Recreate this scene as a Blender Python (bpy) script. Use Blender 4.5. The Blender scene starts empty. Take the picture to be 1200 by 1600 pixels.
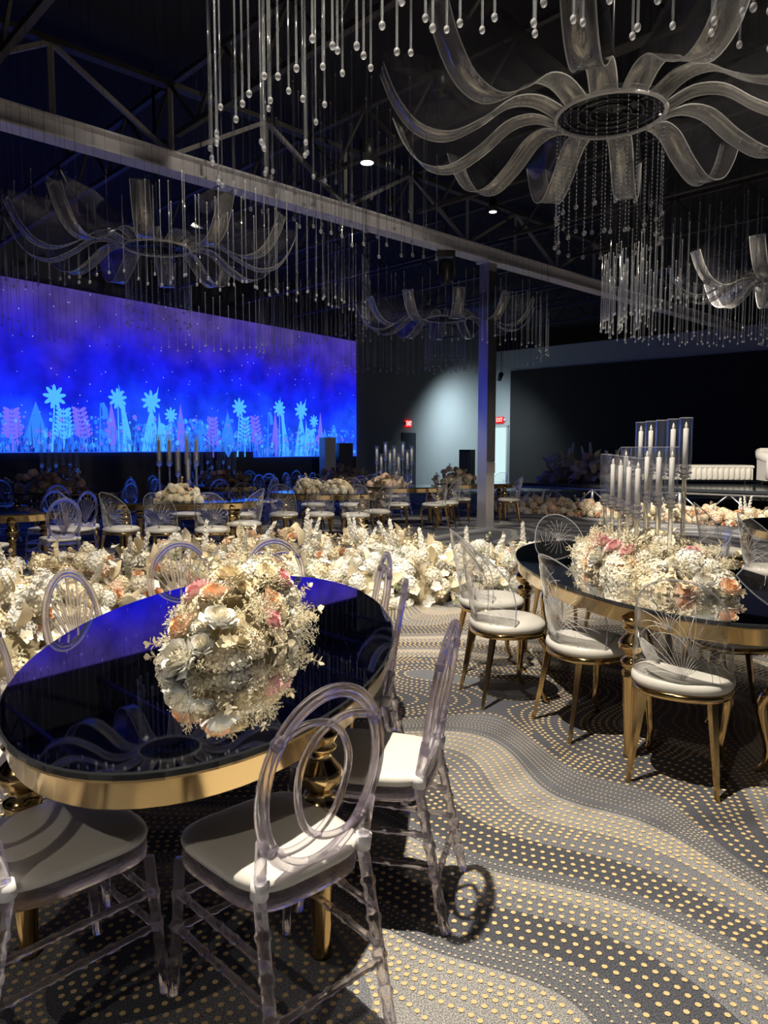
import bpy, math, random
from mathutils import Vector, Matrix, Quaternion

# ------------------------------------------------------------------ camera, world, lights, exposure
scene = bpy.context.scene
COL = scene.collection
PI = math.pi
RND = random.Random(11)
V = Vector

cam_d = bpy.data.cameras.new('camera')
cam = bpy.data.objects.new('camera', cam_d)
COL.objects.link(cam)
cam.location = (0, 0, 1.5)
cam.rotation_euler = (PI / 2 - math.atan(100 / 1150), 0, 0)
cam_d.sensor_fit = 'HORIZONTAL'
cam_d.sensor_width = 36
cam_d.lens = 36 * 1150 / 1200
cam_d.clip_start = 0.05
cam_d.clip_end = 200
scene.camera = cam

world = bpy.data.worlds.new('world')
scene.world = world
world.use_nodes = True
world.node_tree.nodes['Background'].inputs[0].default_value = (0.55, 0.56, 0.75, 1)
world.node_tree.nodes['Background'].inputs[1].default_value = 0.035

scene.view_settings.view_transform = 'Standard'
scene.view_settings.look = 'None'
scene.view_settings.gamma = 1
scene.view_settings.exposure = 0.12
scene.view_settings.use_curve_mapping = False
try:
    scene.cycles.transparent_max_bounces = 18
    scene.cycles.max_bounces = 11
    scene.cycles.transmission_bounces = 12
    scene.cycles.glossy_bounces = 6
    scene.cycles.diffuse_bounces = 3
    scene.cycles.sample_clamp_indirect = 4
    scene.cycles.blur_glossy = 0.6
except Exception:
    pass

def spot(loc, target, power, angle, blend=0.35, color=(1, 0.89, 0.72), radius=0.045):
    d = bpy.data.lights.new('spot_light', 'SPOT')
    d.energy = power; d.color = color; d.spot_size = math.radians(angle); d.spot_blend = blend
    d.shadow_soft_size = radius
    o = bpy.data.objects.new('spot_light', d)
    COL.objects.link(o)
    o.location = loc
    o.rotation_euler = (V(target) - V(loc)).to_track_quat('-Z', 'Y').to_euler()
    return o

# ceiling spots and two added lights: each sits at the mouth of one of the ceiling_lamp fixtures built further down
LAMPS = [
    # lamp mouth            aimed at            W     cone
    ((-0.35, 2.45, 5.2), (0.35, 2.9, 0.0), 1650, 92),
    ((-1.05, 5.90, 5.2), (-1.3, 7.3, 0.2), 900, 74),
    ((0.60, 8.10, 5.2), (0.9, 7.7, 0.2), 330, 70),
    ((3.60, 9.20, 5.2), (3.5, 10.0, 0.0), 720, 108),
    ((-2.30, 12.1, 5.0), (-2.75, 9.8, 0.4), 560, 44),
    ((4.30, 12.4, 5.2), (7.5, 14.9, 0.5), 2300, 66),
    ((0.10, 12.2, 5.2), (0.0, 13.2, 0.4), 620, 62),
    ((4.00, 2.60, 5.4), (1.5, 6.1, 3.9), 620, 52),  # added side light out of view, brightens the large chandelier
    ((-1.90, -1.70, 4.2), (-0.4, 2.0, 0.5), 130, 60),  # added fill light behind the camera, lifts the shaded near seats
]
for a, b, w, ang in LAMPS:
    spot(a, b, w, ang)
WALL_LAMP = ((4.1, 26.6, 3.9), (3.3, 29.0, 0.9))
spot(*WALL_LAMP, 640, 140, 1.0, (0.72, 0.92, 1.0), 0.1)

# ------------------------------------------------------------------ materials
def nt(name):
    m = bpy.data.materials.new(name)
    m.use_nodes = True
    t = m.node_tree
    t.nodes.clear()
    out = t.nodes.new('ShaderNodeOutputMaterial')
    return m, t, out

def principled(name, col, rough=0.5, metal=0.0, spec=0.5, noise=0.0, nscale=20.0, bump=0.0, trans=0.0, ior=1.45, coat=0.0, sss=0.0, rand=0.0):
    m, t, out = nt(name)
    p = t.nodes.new('ShaderNodeBsdfPrincipled')
    p.inputs['Base Color'].default_value = (*col, 1)
    p.inputs['Roughness'].default_value = rough
    p.inputs['Metallic'].default_value = metal
    p.inputs['Specular IOR Level'].default_value = spec
    p.inputs['IOR'].default_value = ior
    p.inputs['Transmission Weight'].default_value = trans
    p.inputs['Coat Weight'].default_value = coat
    if sss:
        p.inputs['Subsurface Weight'].default_value = sss
        p.inputs['Subsurface Radius'].default_value = (0.02, 0.015, 0.01)
    t.links.new(p.outputs[0], out.inputs[0])
    if noise or bump:
        tc = t.nodes.new('ShaderNodeTexCoord')
        n = t.nodes.new('ShaderNodeTexNoise')
        n.inputs['Scale'].default_value = nscale
        n.inputs['Detail'].default_value = 4
        t.links.new(tc.outputs['Object'], n.inputs['Vector'])
        if noise:
            mx = t.nodes.new('ShaderNodeMix'); mx.data_type = 'RGBA'
            mx.inputs[6].default_value = (*[c * (1 - noise) for c in col], 1)
            mx.inputs[7].default_value = (*[min(1, c * (1 + noise)) for c in col], 1)
            t.links.new(n.outputs['Fac'], mx.inputs[0])
            t.links.new(mx.outputs[2], p.inputs['Base Color'])
        if bump:
            b = t.nodes.new('ShaderNodeBump'); b.inputs['Strength'].default_value = bump
            b.inputs['Distance'].default_value = 0.01
            t.links.new(n.outputs['Fac'], b.inputs['Height'])
            t.links.new(b.outputs[0], p.inputs['Normal'])
    if rand:
        oi = t.nodes.new('ShaderNodeObjectInfo')
        hs = t.nodes.new('ShaderNodeHueSaturation')
        mr = t.nodes.new('ShaderNodeMapRange')
        mr.inputs[3].default_value = 1 - rand; mr.inputs[4].default_value = 1 + rand * 0.6
        t.links.new(oi.outputs['Random'], mr.inputs[0])
        t.links.new(mr.outputs[0], hs.inputs['Value'])
        hs.inputs['Color'].default_value = (*col, 1)
        t.links.new(hs.outputs[0], p.inputs['Base Color'])
    return m

def sheet_glass(name, tint, refl=1.0, haze=0.04, hazecol=(0.8, 0.8, 0.85), rough=0.03, ior=1.5):
    """clear sheet: sees straight through, mirrors at the Fresnel angle, a little pale diffuse haze mixed in"""
    m, t, out = nt(name)
    tr = t.nodes.new('ShaderNodeBsdfTransparent'); tr.inputs[0].default_value = (*tint, 1)
    gl = t.nodes.new('ShaderNodeBsdfGlossy'); gl.inputs['Roughness'].default_value = rough
    # Schlick reflectance, the same from both faces of the sheet
    lw = t.nodes.new('ShaderNodeLayerWeight'); lw.inputs[0].default_value = 0.5
    pw = t.nodes.new('ShaderNodeMath'); pw.operation = 'POWER'; pw.inputs[1].default_value = 4.0
    t.links.new(lw.outputs['Facing'], pw.inputs[0])
    f0 = ((ior - 1) / (ior + 1)) ** 2 * refl
    mu = t.nodes.new('ShaderNodeMath'); mu.operation = 'MULTIPLY_ADD'; mu.inputs[1].default_value = 0.9 - f0; mu.inputs[2].default_value = f0
    mu.use_clamp = True
    t.links.new(pw.outputs[0], mu.inputs[0])
    m1 = t.nodes.new('ShaderNodeMixShader')
    t.links.new(mu.outputs[0], m1.inputs[0]); t.links.new(tr.outputs[0], m1.inputs[1]); t.links.new(gl.outputs[0], m1.inputs[2])
    df = t.nodes.new('ShaderNodeBsdfDiffuse'); df.inputs[0].default_value = (*hazecol, 1)
    tl = t.nodes.new('ShaderNodeBsdfTranslucent'); tl.inputs[0].default_value = (*hazecol, 1)
    ad = t.nodes.new('ShaderNodeMixShader'); ad.inputs[0].default_value = 0.5
    t.links.new(df.outputs[0], ad.inputs[1]); t.links.new(tl.outputs[0], ad.inputs[2])
    m2 = t.nodes.new('ShaderNodeMixShader'); m2.inputs[0].default_value = haze
    t.links.new(m1.outputs[0], m2.inputs[1]); t.links.new(ad.outputs[0], m2.inputs[2])
    t.links.new(m2.outputs[0], out.inputs[0])
    return m

def solid_glass(name, tint, rough=0.02, ior=1.45, clear=0.35, haze=0.05, hazecol=(0.75, 0.72, 0.85)):
    """thick cast acrylic: refracts, part of the light passes straight"""
    m, t, out = nt(name)
    g = t.nodes.new('ShaderNodeBsdfGlass'); g.inputs['Color'].default_value = (*tint, 1)
    g.inputs['Roughness'].default_value = rough; g.inputs['IOR'].default_value = ior
    tr = t.nodes.new('ShaderNodeBsdfTransparent'); tr.inputs[0].default_value = (*[c * 0.97 for c in tint], 1)
    mx = t.nodes.new('ShaderNodeMixShader'); mx.inputs[0].default_value = clear
    t.links.new(g.outputs[0], mx.inputs[1]); t.links.new(tr.outputs[0], mx.inputs[2])
    df = t.nodes.new('ShaderNodeBsdfDiffuse'); df.inputs[0].default_value = (*hazecol, 1)
    tl = t.nodes.new('ShaderNodeBsdfTranslucent'); tl.inputs[0].default_value = (*hazecol, 1)
    ad = t.nodes.new('ShaderNodeMixShader'); ad.inputs[0].default_value = 0.5
    t.links.new(df.outputs[0], ad.inputs[1]); t.links.new(tl.outputs[0], ad.inputs[2])
    m2 = t.nodes.new('ShaderNodeMixShader'); m2.inputs[0].default_value = haze
    t.links.new(mx.outputs[0], m2.inputs[1]); t.links.new(ad.outputs[0], m2.inputs[2])
    t.links.new(m2.outputs[0], out.inputs[0])
    return m

def emission(name, col, s):
    m, t, out = nt(name)
    e = t.nodes.new('ShaderNodeEmission'); e.inputs[0].default_value = (*col, 1); e.inputs[1].default_value = s
    t.links.new(e.outputs[0], out.inputs[0])
    return m

M = {}
M['mirror'] = principled('black_mirror_glass', (0.50, 0.52, 0.56), 0.025, 1.0)
M['mirror_edge'] = principled('dark_glass_edge', (0.02, 0.022, 0.026), 0.08, 0.0, 0.6)
M['gold'] = principled('polished_gold_steel', (0.58, 0.41, 0.19), 0.15, 1.0, noise=0.06, nscale=3)
M['seat'] = principled('white_vinyl', (0.68, 0.665, 0.63), 0.40, noise=0.03, nscale=8, bump=0.05)
M['collar'] = principled('white_plastic_collar', (0.85, 0.84, 0.88), 0.3)
M['acrylic'] = solid_glass('clear_lilac_acrylic', (0.97, 0.955, 0.99), 0.01, 1.46, 0.34, 0.03, (0.78, 0.74, 0.88))
M['sheet'] = sheet_glass('clear_acrylic_sheet', (0.985, 0.985, 0.985), 1.0, 0.012)
M['sheet_rim'] = sheet_glass('acrylic_sheet_edge', (0.75, 0.76, 0.8), 1.2, 0.32, (0.85, 0.85, 0.9))
M['etch'] = principled('white_etching', (0.75, 0.74, 0.74), 0.8)
M['ribbon'] = sheet_glass('chandelier_acrylic', (0.84, 0.84, 0.84), 4.5, 0.15, (0.70, 0.68, 0.64), 0.06)
M['wing'] = sheet_glass('chandelier_clear_side', (0.95, 0.95, 0.96), 1.0, 0.012, (0.7, 0.7, 0.75), 0.06)
M['ribbon_edge'] = sheet_glass('chandelier_edge_glint', (0.6, 0.6, 0.62), 4.0, 0.75, (0.92, 0.91, 0.9), 0.1)  # light caught along the acrylic edges, put into a paler colour
M['rod'] = sheet_glass('glass_rod', (0.90, 0.91, 0.93), 2.5, 0.05, (0.75, 0.78, 0.82), 0.05)
M['bead'] = sheet_glass('crystal_bead', (0.75, 0.77, 0.8), 3.0, 0.16, (0.9, 0.9, 0.92), 0.04)
M['hub'] = principled('dark_chrome', (0.06, 0.062, 0.07), 0.3, 0.8)
M['candle_glass'] = sheet_glass('candle_cylinder_glass', (0.985, 0.985, 0.99), 1.6, 0.02, (0.6, 0.7, 1.0), 0.03)
M['stem_glass'] = solid_glass('candle_stem_glass', (0.97, 0.97, 0.97), 0.01, 1.47, 0.2, 0.08, (0.85, 0.84, 0.8))
M['wax'] = principled('candle_wax', (0.86, 0.84, 0.80), 0.45, sss=0.0)
M['ceil'] = principled('black_ceiling', (0.012, 0.012, 0.015), 0.9, noise=0.2, nscale=2)
M['steel'] = principled('grey_painted_steel', (0.70, 0.68, 0.72), 0.45, 0.0, noise=0.08, nscale=3)
M['joist'] = principled('dark_joist_steel', (0.05, 0.048, 0.046), 0.6, 0.0, noise=0.2, nscale=3)
M['web'] = principled('grey_lattice_steel', (0.30, 0.29, 0.28), 0.5, 0.0, noise=0.15, nscale=3)
M['wall_grey'] = principled('pale_grey_wall', (0.46, 0.48, 0.49), 0.85, noise=0.04, nscale=1.5)
M['wall_dark'] = principled('dark_navy_wall', (0.06, 0.065, 0.085), 0.85, noise=0.08, nscale=1.5)
M['black_panel'] = principled('black_stage_drape', (0.030, 0.027, 0.026), 0.85, noise=0.2, nscale=1.2)
M['black'] = principled('black_plastic', (0.012, 0.012, 0.014), 0.4)
M['door_white'] = emission('lit_doorway', (0.66, 0.90, 0.92), 0.95)
M['column'] = principled('column_paint', (0.55, 0.56, 0.60), 0.32, 0.65, noise=0.05, nscale=3)
M['column_dark'] = principled('column_gloss_sleeve', (0.10, 0.10, 0.11), 0.15, 0.3)
M['plate'] = principled('brushed_plate', (0.55, 0.55, 0.55), 0.3, 0.8)
M['deck'] = principled('glossy_stage_deck', (0.05, 0.06, 0.07), 0.12, 0.0, 0.6)
M['truss'] = principled('aluminium_truss', (0.75, 0.76, 0.78), 0.3, 0.7)
M['leather'] = principled('white_leather', (0.82, 0.80, 0.75), 0.4, noise=0.04, nscale=6)
M['exit_red'] = emission('exit_red', (1.0, 0.55, 0.5), 2.0)
M['exit_back'] = emission('exit_backlit_red', (0.85, 0.01, 0.015), 1.0)
M['lamp_glow'] = emission('lamp_glow', (1, 0.93, 0.8), 6.0)
M['bulb'] = principled('flame_bulb', (0.9, 0.88, 0.82), 0.3)
M['lectern'] = principled('pale_lectern_panel', (0.5, 0.52, 0.56), 0.4)
# flowers
M['cream'] = principled('cream_petal', (0.86, 0.75, 0.54), 0.6, rand=0.14)
M['ivory'] = principled('ivory_petal', (0.86, 0.81, 0.68), 0.6, rand=0.14)
M['white'] = principled('white_petal', (0.88, 0.87, 0.82), 0.55, rand=0.12)
M['blush'] = principled('blush_petal', (0.90, 0.66, 0.50), 0.6, rand=0.1)
M['peach'] = principled('peach_petal', (0.90, 0.55, 0.33), 0.6, rand=0.1)
M['pink'] = principled('pink_petal', (0.90, 0.60, 0.60), 0.55, rand=0.06)
M['pink_deep'] = principled('deep_pink_petal', (0.84, 0.40, 0.43), 0.55)
M['lace'] = principled('bleached_sprig', (0.88, 0.80, 0.58), 0.7, rand=0.12)
M['dryleaf'] = principled('bleached_leaf', (0.80, 0.69, 0.48), 0.6, rand=0.15)
M['sage'] = principled('sage_leaf', (0.42, 0.44, 0.30), 0.6, rand=0.2)
M['moss'] = principled('cream_moss', (0.42, 0.36, 0.23), 0.9, noise=0.4, nscale=60)
M['chain'] = sheet_glass('crystal_chain', (0.6, 0.62, 0.66), 3.0, 0.5, (0.85, 0.87, 0.92), 0.05)
M['brown'] = principled('dusky_petal', (0.42, 0.30, 0.22), 0.7, rand=0.2)

# ------------------------------------------------------------------ mesh building
class MB:
    def __init__(s):
        s.v = []; s.f = []; s.m = []; s.s = []
    def add(s, vs, fs, m=0, smooth=True):
        o = len(s.v)
        s.v.extend([tuple(p) for p in vs])
        for f in fs:
            s.f.append([i + o for i in f]); s.m.append(m); s.s.append(smooth)
    def merge(s, other, mat=Matrix(), m=None):
        o = len(s.v)
        s.v.extend([tuple(mat @ V(p)) for p in other.v])
        for f, mm, sm in zip(other.f, other.m, other.s):
            s.f.append([i + o for i in f]); s.m.append(mm if m is None else m); s.s.append(sm)
        return s
    def box(s, c, d, m=0, rz=0.0):
        cx, cy, cz = c; dx, dy, dz = d[0] / 2, d[1] / 2, d[2] / 2
        ca, sa = math.cos(rz), math.sin(rz)
        vs = []
        for z in (-dz, dz):
            for x, y in ((-dx, -dy), (dx, -dy), (dx, dy), (-dx, dy)):
                vs.append((cx + x * ca - y * sa, cy + x * sa + y * ca, cz + z))
        s.add(vs, [(3, 2, 1, 0), (4, 5, 6, 7), (0, 1, 5, 4), (1, 2, 6, 5), (2, 3, 7, 6), (3, 0, 4, 7)], m, False)
        return s
    def bar(s, a, b, w, h=None, m=0):
        a, b = V(a), V(b); h = h or w
        d = (b - a).normalized()
        up = V((0, 0, 1)) if abs(d.z) < 0.95 else V((1, 0, 0))
        x = d.cross(up).normalized() * (w / 2); y = x.cross(d).normalized() * (h / 2)
        vs = []
        for p in (a, b):
            for i, j in ((-1, -1), (1, -1), (1, 1), (-1, 1)):
                vs.append(p + x * i + y * j)
        s.add(vs, [(3, 2, 1, 0), (4, 5, 6, 7), (0, 1, 5, 4), (1, 2, 6, 5), (2, 3, 7, 6), (3, 0, 4, 7)], m, False)
        return s
    def tube(s, path, r, n=8, closed=False, m=0, smooth=True, flat=1.0):
        P = [V(p) for p in path]; N = len(P)
        rr = r if isinstance(r, (list, tuple)) else [r] * N
        vs = []; prev = None
        for i in range(N):
            if closed:
                d = P[(i + 1) % N] - P[i - 1]
            else:
                d = P[min(i + 1, N - 1)] - P[max(i - 1, 0)]
            if d.length < 1e-9:
                d = V((0, 0, 1))
            d.normalize()
            if prev is None:
                a = V((0, 0, 1)) if abs(d.z) < 0.9 else V((0, 1, 0))
                x = (a - d * a.dot(d)).normalized()
            else:
                x = prev - d * prev.dot(d)
                x = x.normalized() if x.length > 1e-6 else prev
            prev = x
            y = d.cross(x)
            for k in range(n):
                t = 2 * PI * k / n
                vs.append(P[i] + x * (math.cos(t) * rr[i]) + y * (math.sin(t) * rr[i] * flat))
        fs = []
        for i in range(N if closed else N - 1):
            j = (i + 1) % N
            for k in range(n):
                l = (k + 1) % n
                fs.append((i * n + k, i * n + l, j * n + l, j * n + k))
        if not closed:
            fs.append(tuple(range(n - 1, -1, -1)))
            fs.append(tuple((N - 1) * n + k for k in range(n)))
        s.add(vs, fs, m, smooth)
        return s
    def lathe(s, prof, n=12, c=(0, 0, 0), m=0, smooth=True, sx=1.0, sy=1.0):
        vs = []; fs = []
        for r, z in prof:
            for k in range(n):
                t = 2 * PI * k / n
                vs.append((c[0] + r * sx * math.cos(t), c[1] + r * sy * math.sin(t), c[2] + z))
        L = len(prof)
        for i in range(L - 1):
            for k in range(n):
                l = (k + 1) % n
                fs.append((i * n + k, i * n + l, (i + 1) * n + l, (i + 1) * n + k))
        fs.append(tuple(range(n - 1, -1, -1)))
        fs.append(tuple((L - 1) * n + k for k in range(n)))
        s.add(vs, fs, m, smooth)
        return s
    def rings(s, outline, rings, m=0, smooth=True, open_=False):
        """outline(off) -> list of (x, y); rings: (offset or scale, z)"""
        vs = []; n = None
        for off, z in rings:
            o = outline(off); n = len(o)
            vs.extend([(x, y, z) for x, y in o])
        fs = []
        for i in range(len(rings) - 1):
            for k in range(n):
                l = (k + 1) % n
                fs.append((i * n + k, i * n + l, (i + 1) * n + l, (i + 1) * n + k))
        if not open_:
            fs.append(tuple(range(n - 1, -1, -1)))
            fs.append(tuple((len(rings) - 1) * n + k for k in range(n)))
        s.add(vs, fs, m, smooth)
        return s
    def ball(s, c, r, nu=8, nv=5, m=0, sz=1.0):
        prof = []
        for i in range(nv + 1):
            t = PI * i / nv
            prof.append((max(r * math.sin(t), r * 0.02), -r * math.cos(t) * sz))
        return s.lathe(prof, nu, c, m)
    def octa(s, c, r, m=0, sz=1.0):
        x, y, z = c
        s.add([(x + r, y, z), (x, y + r, z), (x - r, y, z), (x, y - r, z), (x, y, z + r * sz), (x, y, z - r * sz)],
              [(0, 1, 4), (1, 2, 4), (2, 3, 4), (3, 0, 4), (1, 0, 5), (2, 1, 5), (3, 2, 5), (0, 3, 5)], m, True)
        return s
    def mesh(s, name, *mats):
        me = bpy.data.meshes.new(name)
        me.from_pydata(s.v, [], s.f)
        for mt in mats:
            me.materials.append(M[mt] if isinstance(mt, str) else mt)
        me.polygons.foreach_set('material_index', s.m)
        me.polygons.foreach_set('use_smooth', s.s)
        me.update()
        return me

def part(name, mesh, parent=None, loc=(0, 0, 0), rot=(0, 0, 0), sc=None, label=None, kind=None):
    o = bpy.data.objects.new(name, mesh)
    COL.objects.link(o)
    o.parent = parent
    o.location = loc; o.rotation_euler = rot
    if sc is not None:
        o.scale = (sc, sc, sc) if isinstance(sc, (int, float)) else sc
    if label: o['label'] = label
    if kind: o['kind'] = kind
    return o

def thing(name, label, cat, loc=(0, 0, 0), rz=0.0, group=None):
    o = bpy.data.objects.new(name, None)
    o.empty_display_size = 0.1
    COL.objects.link(o)
    o.location = loc; o.rotation_euler = (0, 0, rz)
    o['label'] = label; o['category'] = cat
    if group: o['group'] = group
    return o

def tag(o, label, cat, group=None):
    o['label'] = label; o['category'] = cat
    if group: o['group'] = group
    return o

def struct(name, mesh, loc=(0, 0, 0), rot=(0, 0, 0), label=None):
    o = part(name, mesh, None, loc, rot)
    o['kind'] = 'structure'
    if label: o['label'] = label
    return o

def bez(p0, p1, p2, n=10):
    p0, p1, p2 = V(p0), V(p1), V(p2)
    return [p0 * (1 - t) ** 2 + p1 * 2 * t * (1 - t) + p2 * t * t for t in [i / n for i in range(n + 1)]]

def cat_rom(pts, n=6):
    P = [V(p) for p in pts]; out = []
    for i in range(len(P) - 1):
        a = P[max(i - 1, 0)]; b = P[i]; c = P[i + 1]; d = P[min(i + 2, len(P) - 1)]
        for k in range(n):
            t = k / n
            out.append(0.5 * ((2 * b) + (c - a) * t + (2 * a - 5 * b + 4 * c - d) * t * t + (3 * b - a - 3 * c + d) * t ** 3))
    out.append(P[-1])
    return out

# ------------------------------------------------------------------ the setting
WR = V((-0.94, 24.0, 0))              # right end of the LED screen on its wall
WU = V((0.5965, 0.8026, 0))           # along the screen wall, away from the camera
WN = V((0.8026, -0.5965, 0))          # out of that wall into the room
CORNER = V((4.0, 30.5, 0))
RU = V((0.736, -0.677, 0))            # along the right wall, towards the camera
RN = V((-0.677, -0.736, 0))
WTOP = 5.35

def wall_pt(t, z, off=0.0):           # t metres from the screen's right end back along the wall
    p = WR - WU * t + WN * off
    return V((p.x, p.y, z))

# carpet: the same wave field drives the shaded bands and the rows of dots
WAVES = [(0.50, 0.9, 2.1, 0.4), (0.60, -2.1, 1.0, 2.6), (0.34, 2.9, -1.3, 4.1), (0.17, 1.2, 4.1, 2.6), (0.09, -4.6, 3.4, 0.7)]
SLOPE = (0.70, 0.80)
def field(x, y):
    h = SLOPE[0] * x + SLOPE[1] * y
    gx, gy = SLOPE
    for a, kx, ky, p in WAVES:
        t = kx * x + ky * y + p
        h += a * math.sin(t); c = a * math.cos(t)
        gx += c * kx; gy += c * ky
    return h, gx, gy
BANDS = 1.15                          # width of one band in the field

def carpet_material():
    m, t, out = nt('patterned_carpet')
    N = t.nodes; L = t.links
    geo = N.new('ShaderNodeNewGeometry')
    def dot(vec):
        d = N.new('ShaderNodeVectorMath'); d.operation = 'DOT_PRODUCT'
        L.new(geo.outputs['Position'], d.inputs[0]); d.inputs[1].default_value = vec
        return d.outputs['Value']
    def math_(op, a, b=None):
        n = N.new('ShaderNodeMath'); n.operation = op
        for i, x in enumerate((a, b)):
            if x is None: continue
            if isinstance(x, (int, float)): n.inputs[i].default_value = x
            else: L.new(x, n.inputs[i])
        return n.outputs[0]
    h = dot((SLOPE[0], SLOPE[1], 0))
    for a, kx, ky, p in WAVES:
        h = math_('ADD', h, math_('MULTIPLY', math_('SINE', math_('ADD', dot((kx, ky, 0)), p)), a))
    b = math_('DIVIDE', h, BANDS)
    idx = math_('FLOOR', b)
    fr = math_('FRACT', b)
    wn = N.new('ShaderNodeTexWhiteNoise'); wn.noise_dimensions = '1D'
    L.new(idx, wn.inputs['W'])
    ramp = N.new('ShaderNodeValToRGB'); ramp.color_ramp.interpolation = 'CONSTANT'
    e = ramp.color_ramp.elements
    e[0].position = 0; e[0].color = (0.080, 0.084, 0.102, 1)
    e[1].position = 0.36; e[1].color = (0.185, 0.190, 0.212, 1)
    k = e.new(0.62); k.color = (0.30, 0.295, 0.295, 1)
    k = e.new(0.82); k.color = (0.135, 0.140, 0.160, 1)
    L.new(fr, ramp.inputs[0])
    # speckled yarn
    n1 = N.new('ShaderNodeTexNoise'); n1.inputs['Scale'].default_value = 250; n1.inputs['Detail'].default_value = 2
    L.new(geo.outputs['Position'], n1.inputs['Vector'])
    r2 = N.new('ShaderNodeMapRange'); r2.inputs[1].default_value = 0.42; r2.inputs[2].default_value = 0.60
    r2.inputs[3].default_value = 0.5; r2.inputs[4].default_value = 1.55
    L.new(n1.outputs['Fac'], r2.inputs[0])
    n3 = N.new('ShaderNodeTexNoise'); n3.inputs['Scale'].default_value = 1.4
    L.new(geo.outputs['Position'], n3.inputs['Vector'])
    r3 = N.new('ShaderNodeMapRange'); r3.inputs[3].default_value = 0.75; r3.inputs[4].default_value = 1.25
    L.new(n3.outputs['Fac'], r3.inputs[0])
    mul = math_('MULTIPLY', r2.outputs[0], r3.outputs[0])
    vm = N.new('ShaderNodeVectorMath'); vm.operation = 'SCALE'
    L.new(ramp.outputs[0], vm.inputs[0]); L.new(mul, vm.inputs['Scale'])
    p = N.new('ShaderNodeBsdfPrincipled'); p.inputs['Roughness'].default_value = 0.95
    p.inputs['Specular IOR Level'].default_value = 0.15
    L.new(vm.outputs[0], p.inputs['Base Color'])
    bp = N.new('ShaderNodeBump'); bp.inputs['Strength'].default_value = 0.4; bp.inputs['Distance'].default_value = 0.004
    L.new(n1.outputs['Fac'], bp.inputs['Height']); L.new(bp.outputs[0], p.inputs['Normal'])
    L.new(p.outputs[0], out.inputs[0])
    return m

b = MB(); b.box((-1, 14, -0.05), (36, 44, 0.1))
floor = struct('floor', b.mesh('floor', carpet_material()), label='grey carpet with winding rows of gold dots')

def carpet_dots():
    """round tufts set in rows along the contours of the wave field"""
    big = MB(); small = MB()
    occ = {}
    cell = 0.03
    LEV = BANDS / 12
    def near(x, y, r):
        ci, cj = int(math.floor(x / cell)), int(math.floor(y / cell))
        k = int(math.ceil(r / cell))
        r2 = r * r
        for i in range(ci - k, ci + k + 1):
            for j in range(cj - k, cj + k + 1):
                for (a, c) in occ.get((i, j), ()):
                    if (a - x) ** 2 + (c - y) ** 2 < r2:
                        return True
        return False
    def put(x, y):
        occ.setdefault((int(math.floor(x / cell)), int(math.floor(y / cell))), []).append((x, y))
    HEX = [(math.cos(2 * PI * k / 7), math.sin(2 * PI * k / 7)) for k in range(7)]
    def visible(x, y):
        return 1.55 < y < 7.2 and -0.62 * y - 0.2 < x < 0.60 * y + 0.25
    def kind(level):
        f = (level * LEV / BANDS) % 1.0
        if f < 0.36: return 0, 0.0090, 0.036      # gold dots on the dark band
        if f < 0.62: return 0, 0.0090, 0.034
        if f < 0.82: return 0, 0.0086, 0.030
        return 1, 0.0046, 0.020                   # small pale pips
    rnd = random.Random(5)
    total = 0
    for s in range(9000):
        y = 1.6 + 5.6 * rnd.random() ** 1.4
        x = rnd.uniform(-0.62 * y, 0.60 * y)
        if not visible(x, y): continue
        h, gx, gy = field(x, y)
        g0 = math.sqrt(gx * gx + gy * gy)
        sub = 1.0 if LEV / max(g0, 0.01) < 0.070 else (0.5 if LEV / max(g0, 0.01) < 0.13 else 0.25)
        lev = round(h / LEV / sub) * sub
        k, r, step = kind(lev)
        for sgn in (1, -1):
            px, py = x, y
            cnt = 0
            while cnt < 160:
                for _ in range(3):
                    h, gx, gy = field(px, py)
                    g2 = gx * gx + gy * gy
                    if g2 < 0.03: break
                    e = (lev * LEV - h) / g2
                    px += gx * e; py += gy * e
                g2 = gx * gx + gy * gy
                if g2 < 0.03 or not visible(px, py): break
                if cnt == 0 and sgn == -1:
                    pass
                else:
                    if near(px, py, step * 0.80): break
                    put(px, py)
                    (big if k == 0 else small).add([(px + r * c, py + r * q, 0.0022) for c, q in HEX] , [tuple(range(7))], 0, False)
                    total += 1
                g = math.sqrt(g2)
                px += -gy / g * step * sgn; py += gx / g * step * sgn
                cnt += 1
        if total > 42000: break
    md = principled('gold_tuft', (0.66, 0.50, 0.26), 0.9, spec=0.1, noise=0.2, nscale=90)
    ms = principled('pale_tuft', (0.55, 0.47, 0.34), 0.9, spec=0.1, noise=0.2, nscale=90)
    part('carpet_dots', big.mesh('carpet_dots', md), floor, label='rows of gold dots woven into the carpet', kind='stuff')
    part('carpet_pips', small.mesh('carpet_pips', ms), floor, label='rows of tiny pale dots woven into the carpet', kind='stuff')
    print('dots', total)
carpet_dots()

b = MB(); b.box((-1, 14, 6.15), (36, 44, 0.1))
struct('ceiling', b.mesh('ceiling', 'ceil'), label='black open ceiling')

def wall(name, a, c, z0, z1, mat, thick=0.2, normal=None, label=None):
    a = V(a); c = V(c)
    mid = (a + c) / 2 - normal * thick / 2
    d = c - a
    b = MB(); b.box((0, 0, 0), (d.length, thick, z1 - z0))
    return struct(name, b.mesh(name, mat), (mid.x, mid.y, (z0 + z1) / 2), (0, 0, math.atan2(d.y, d.x)), label)

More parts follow.
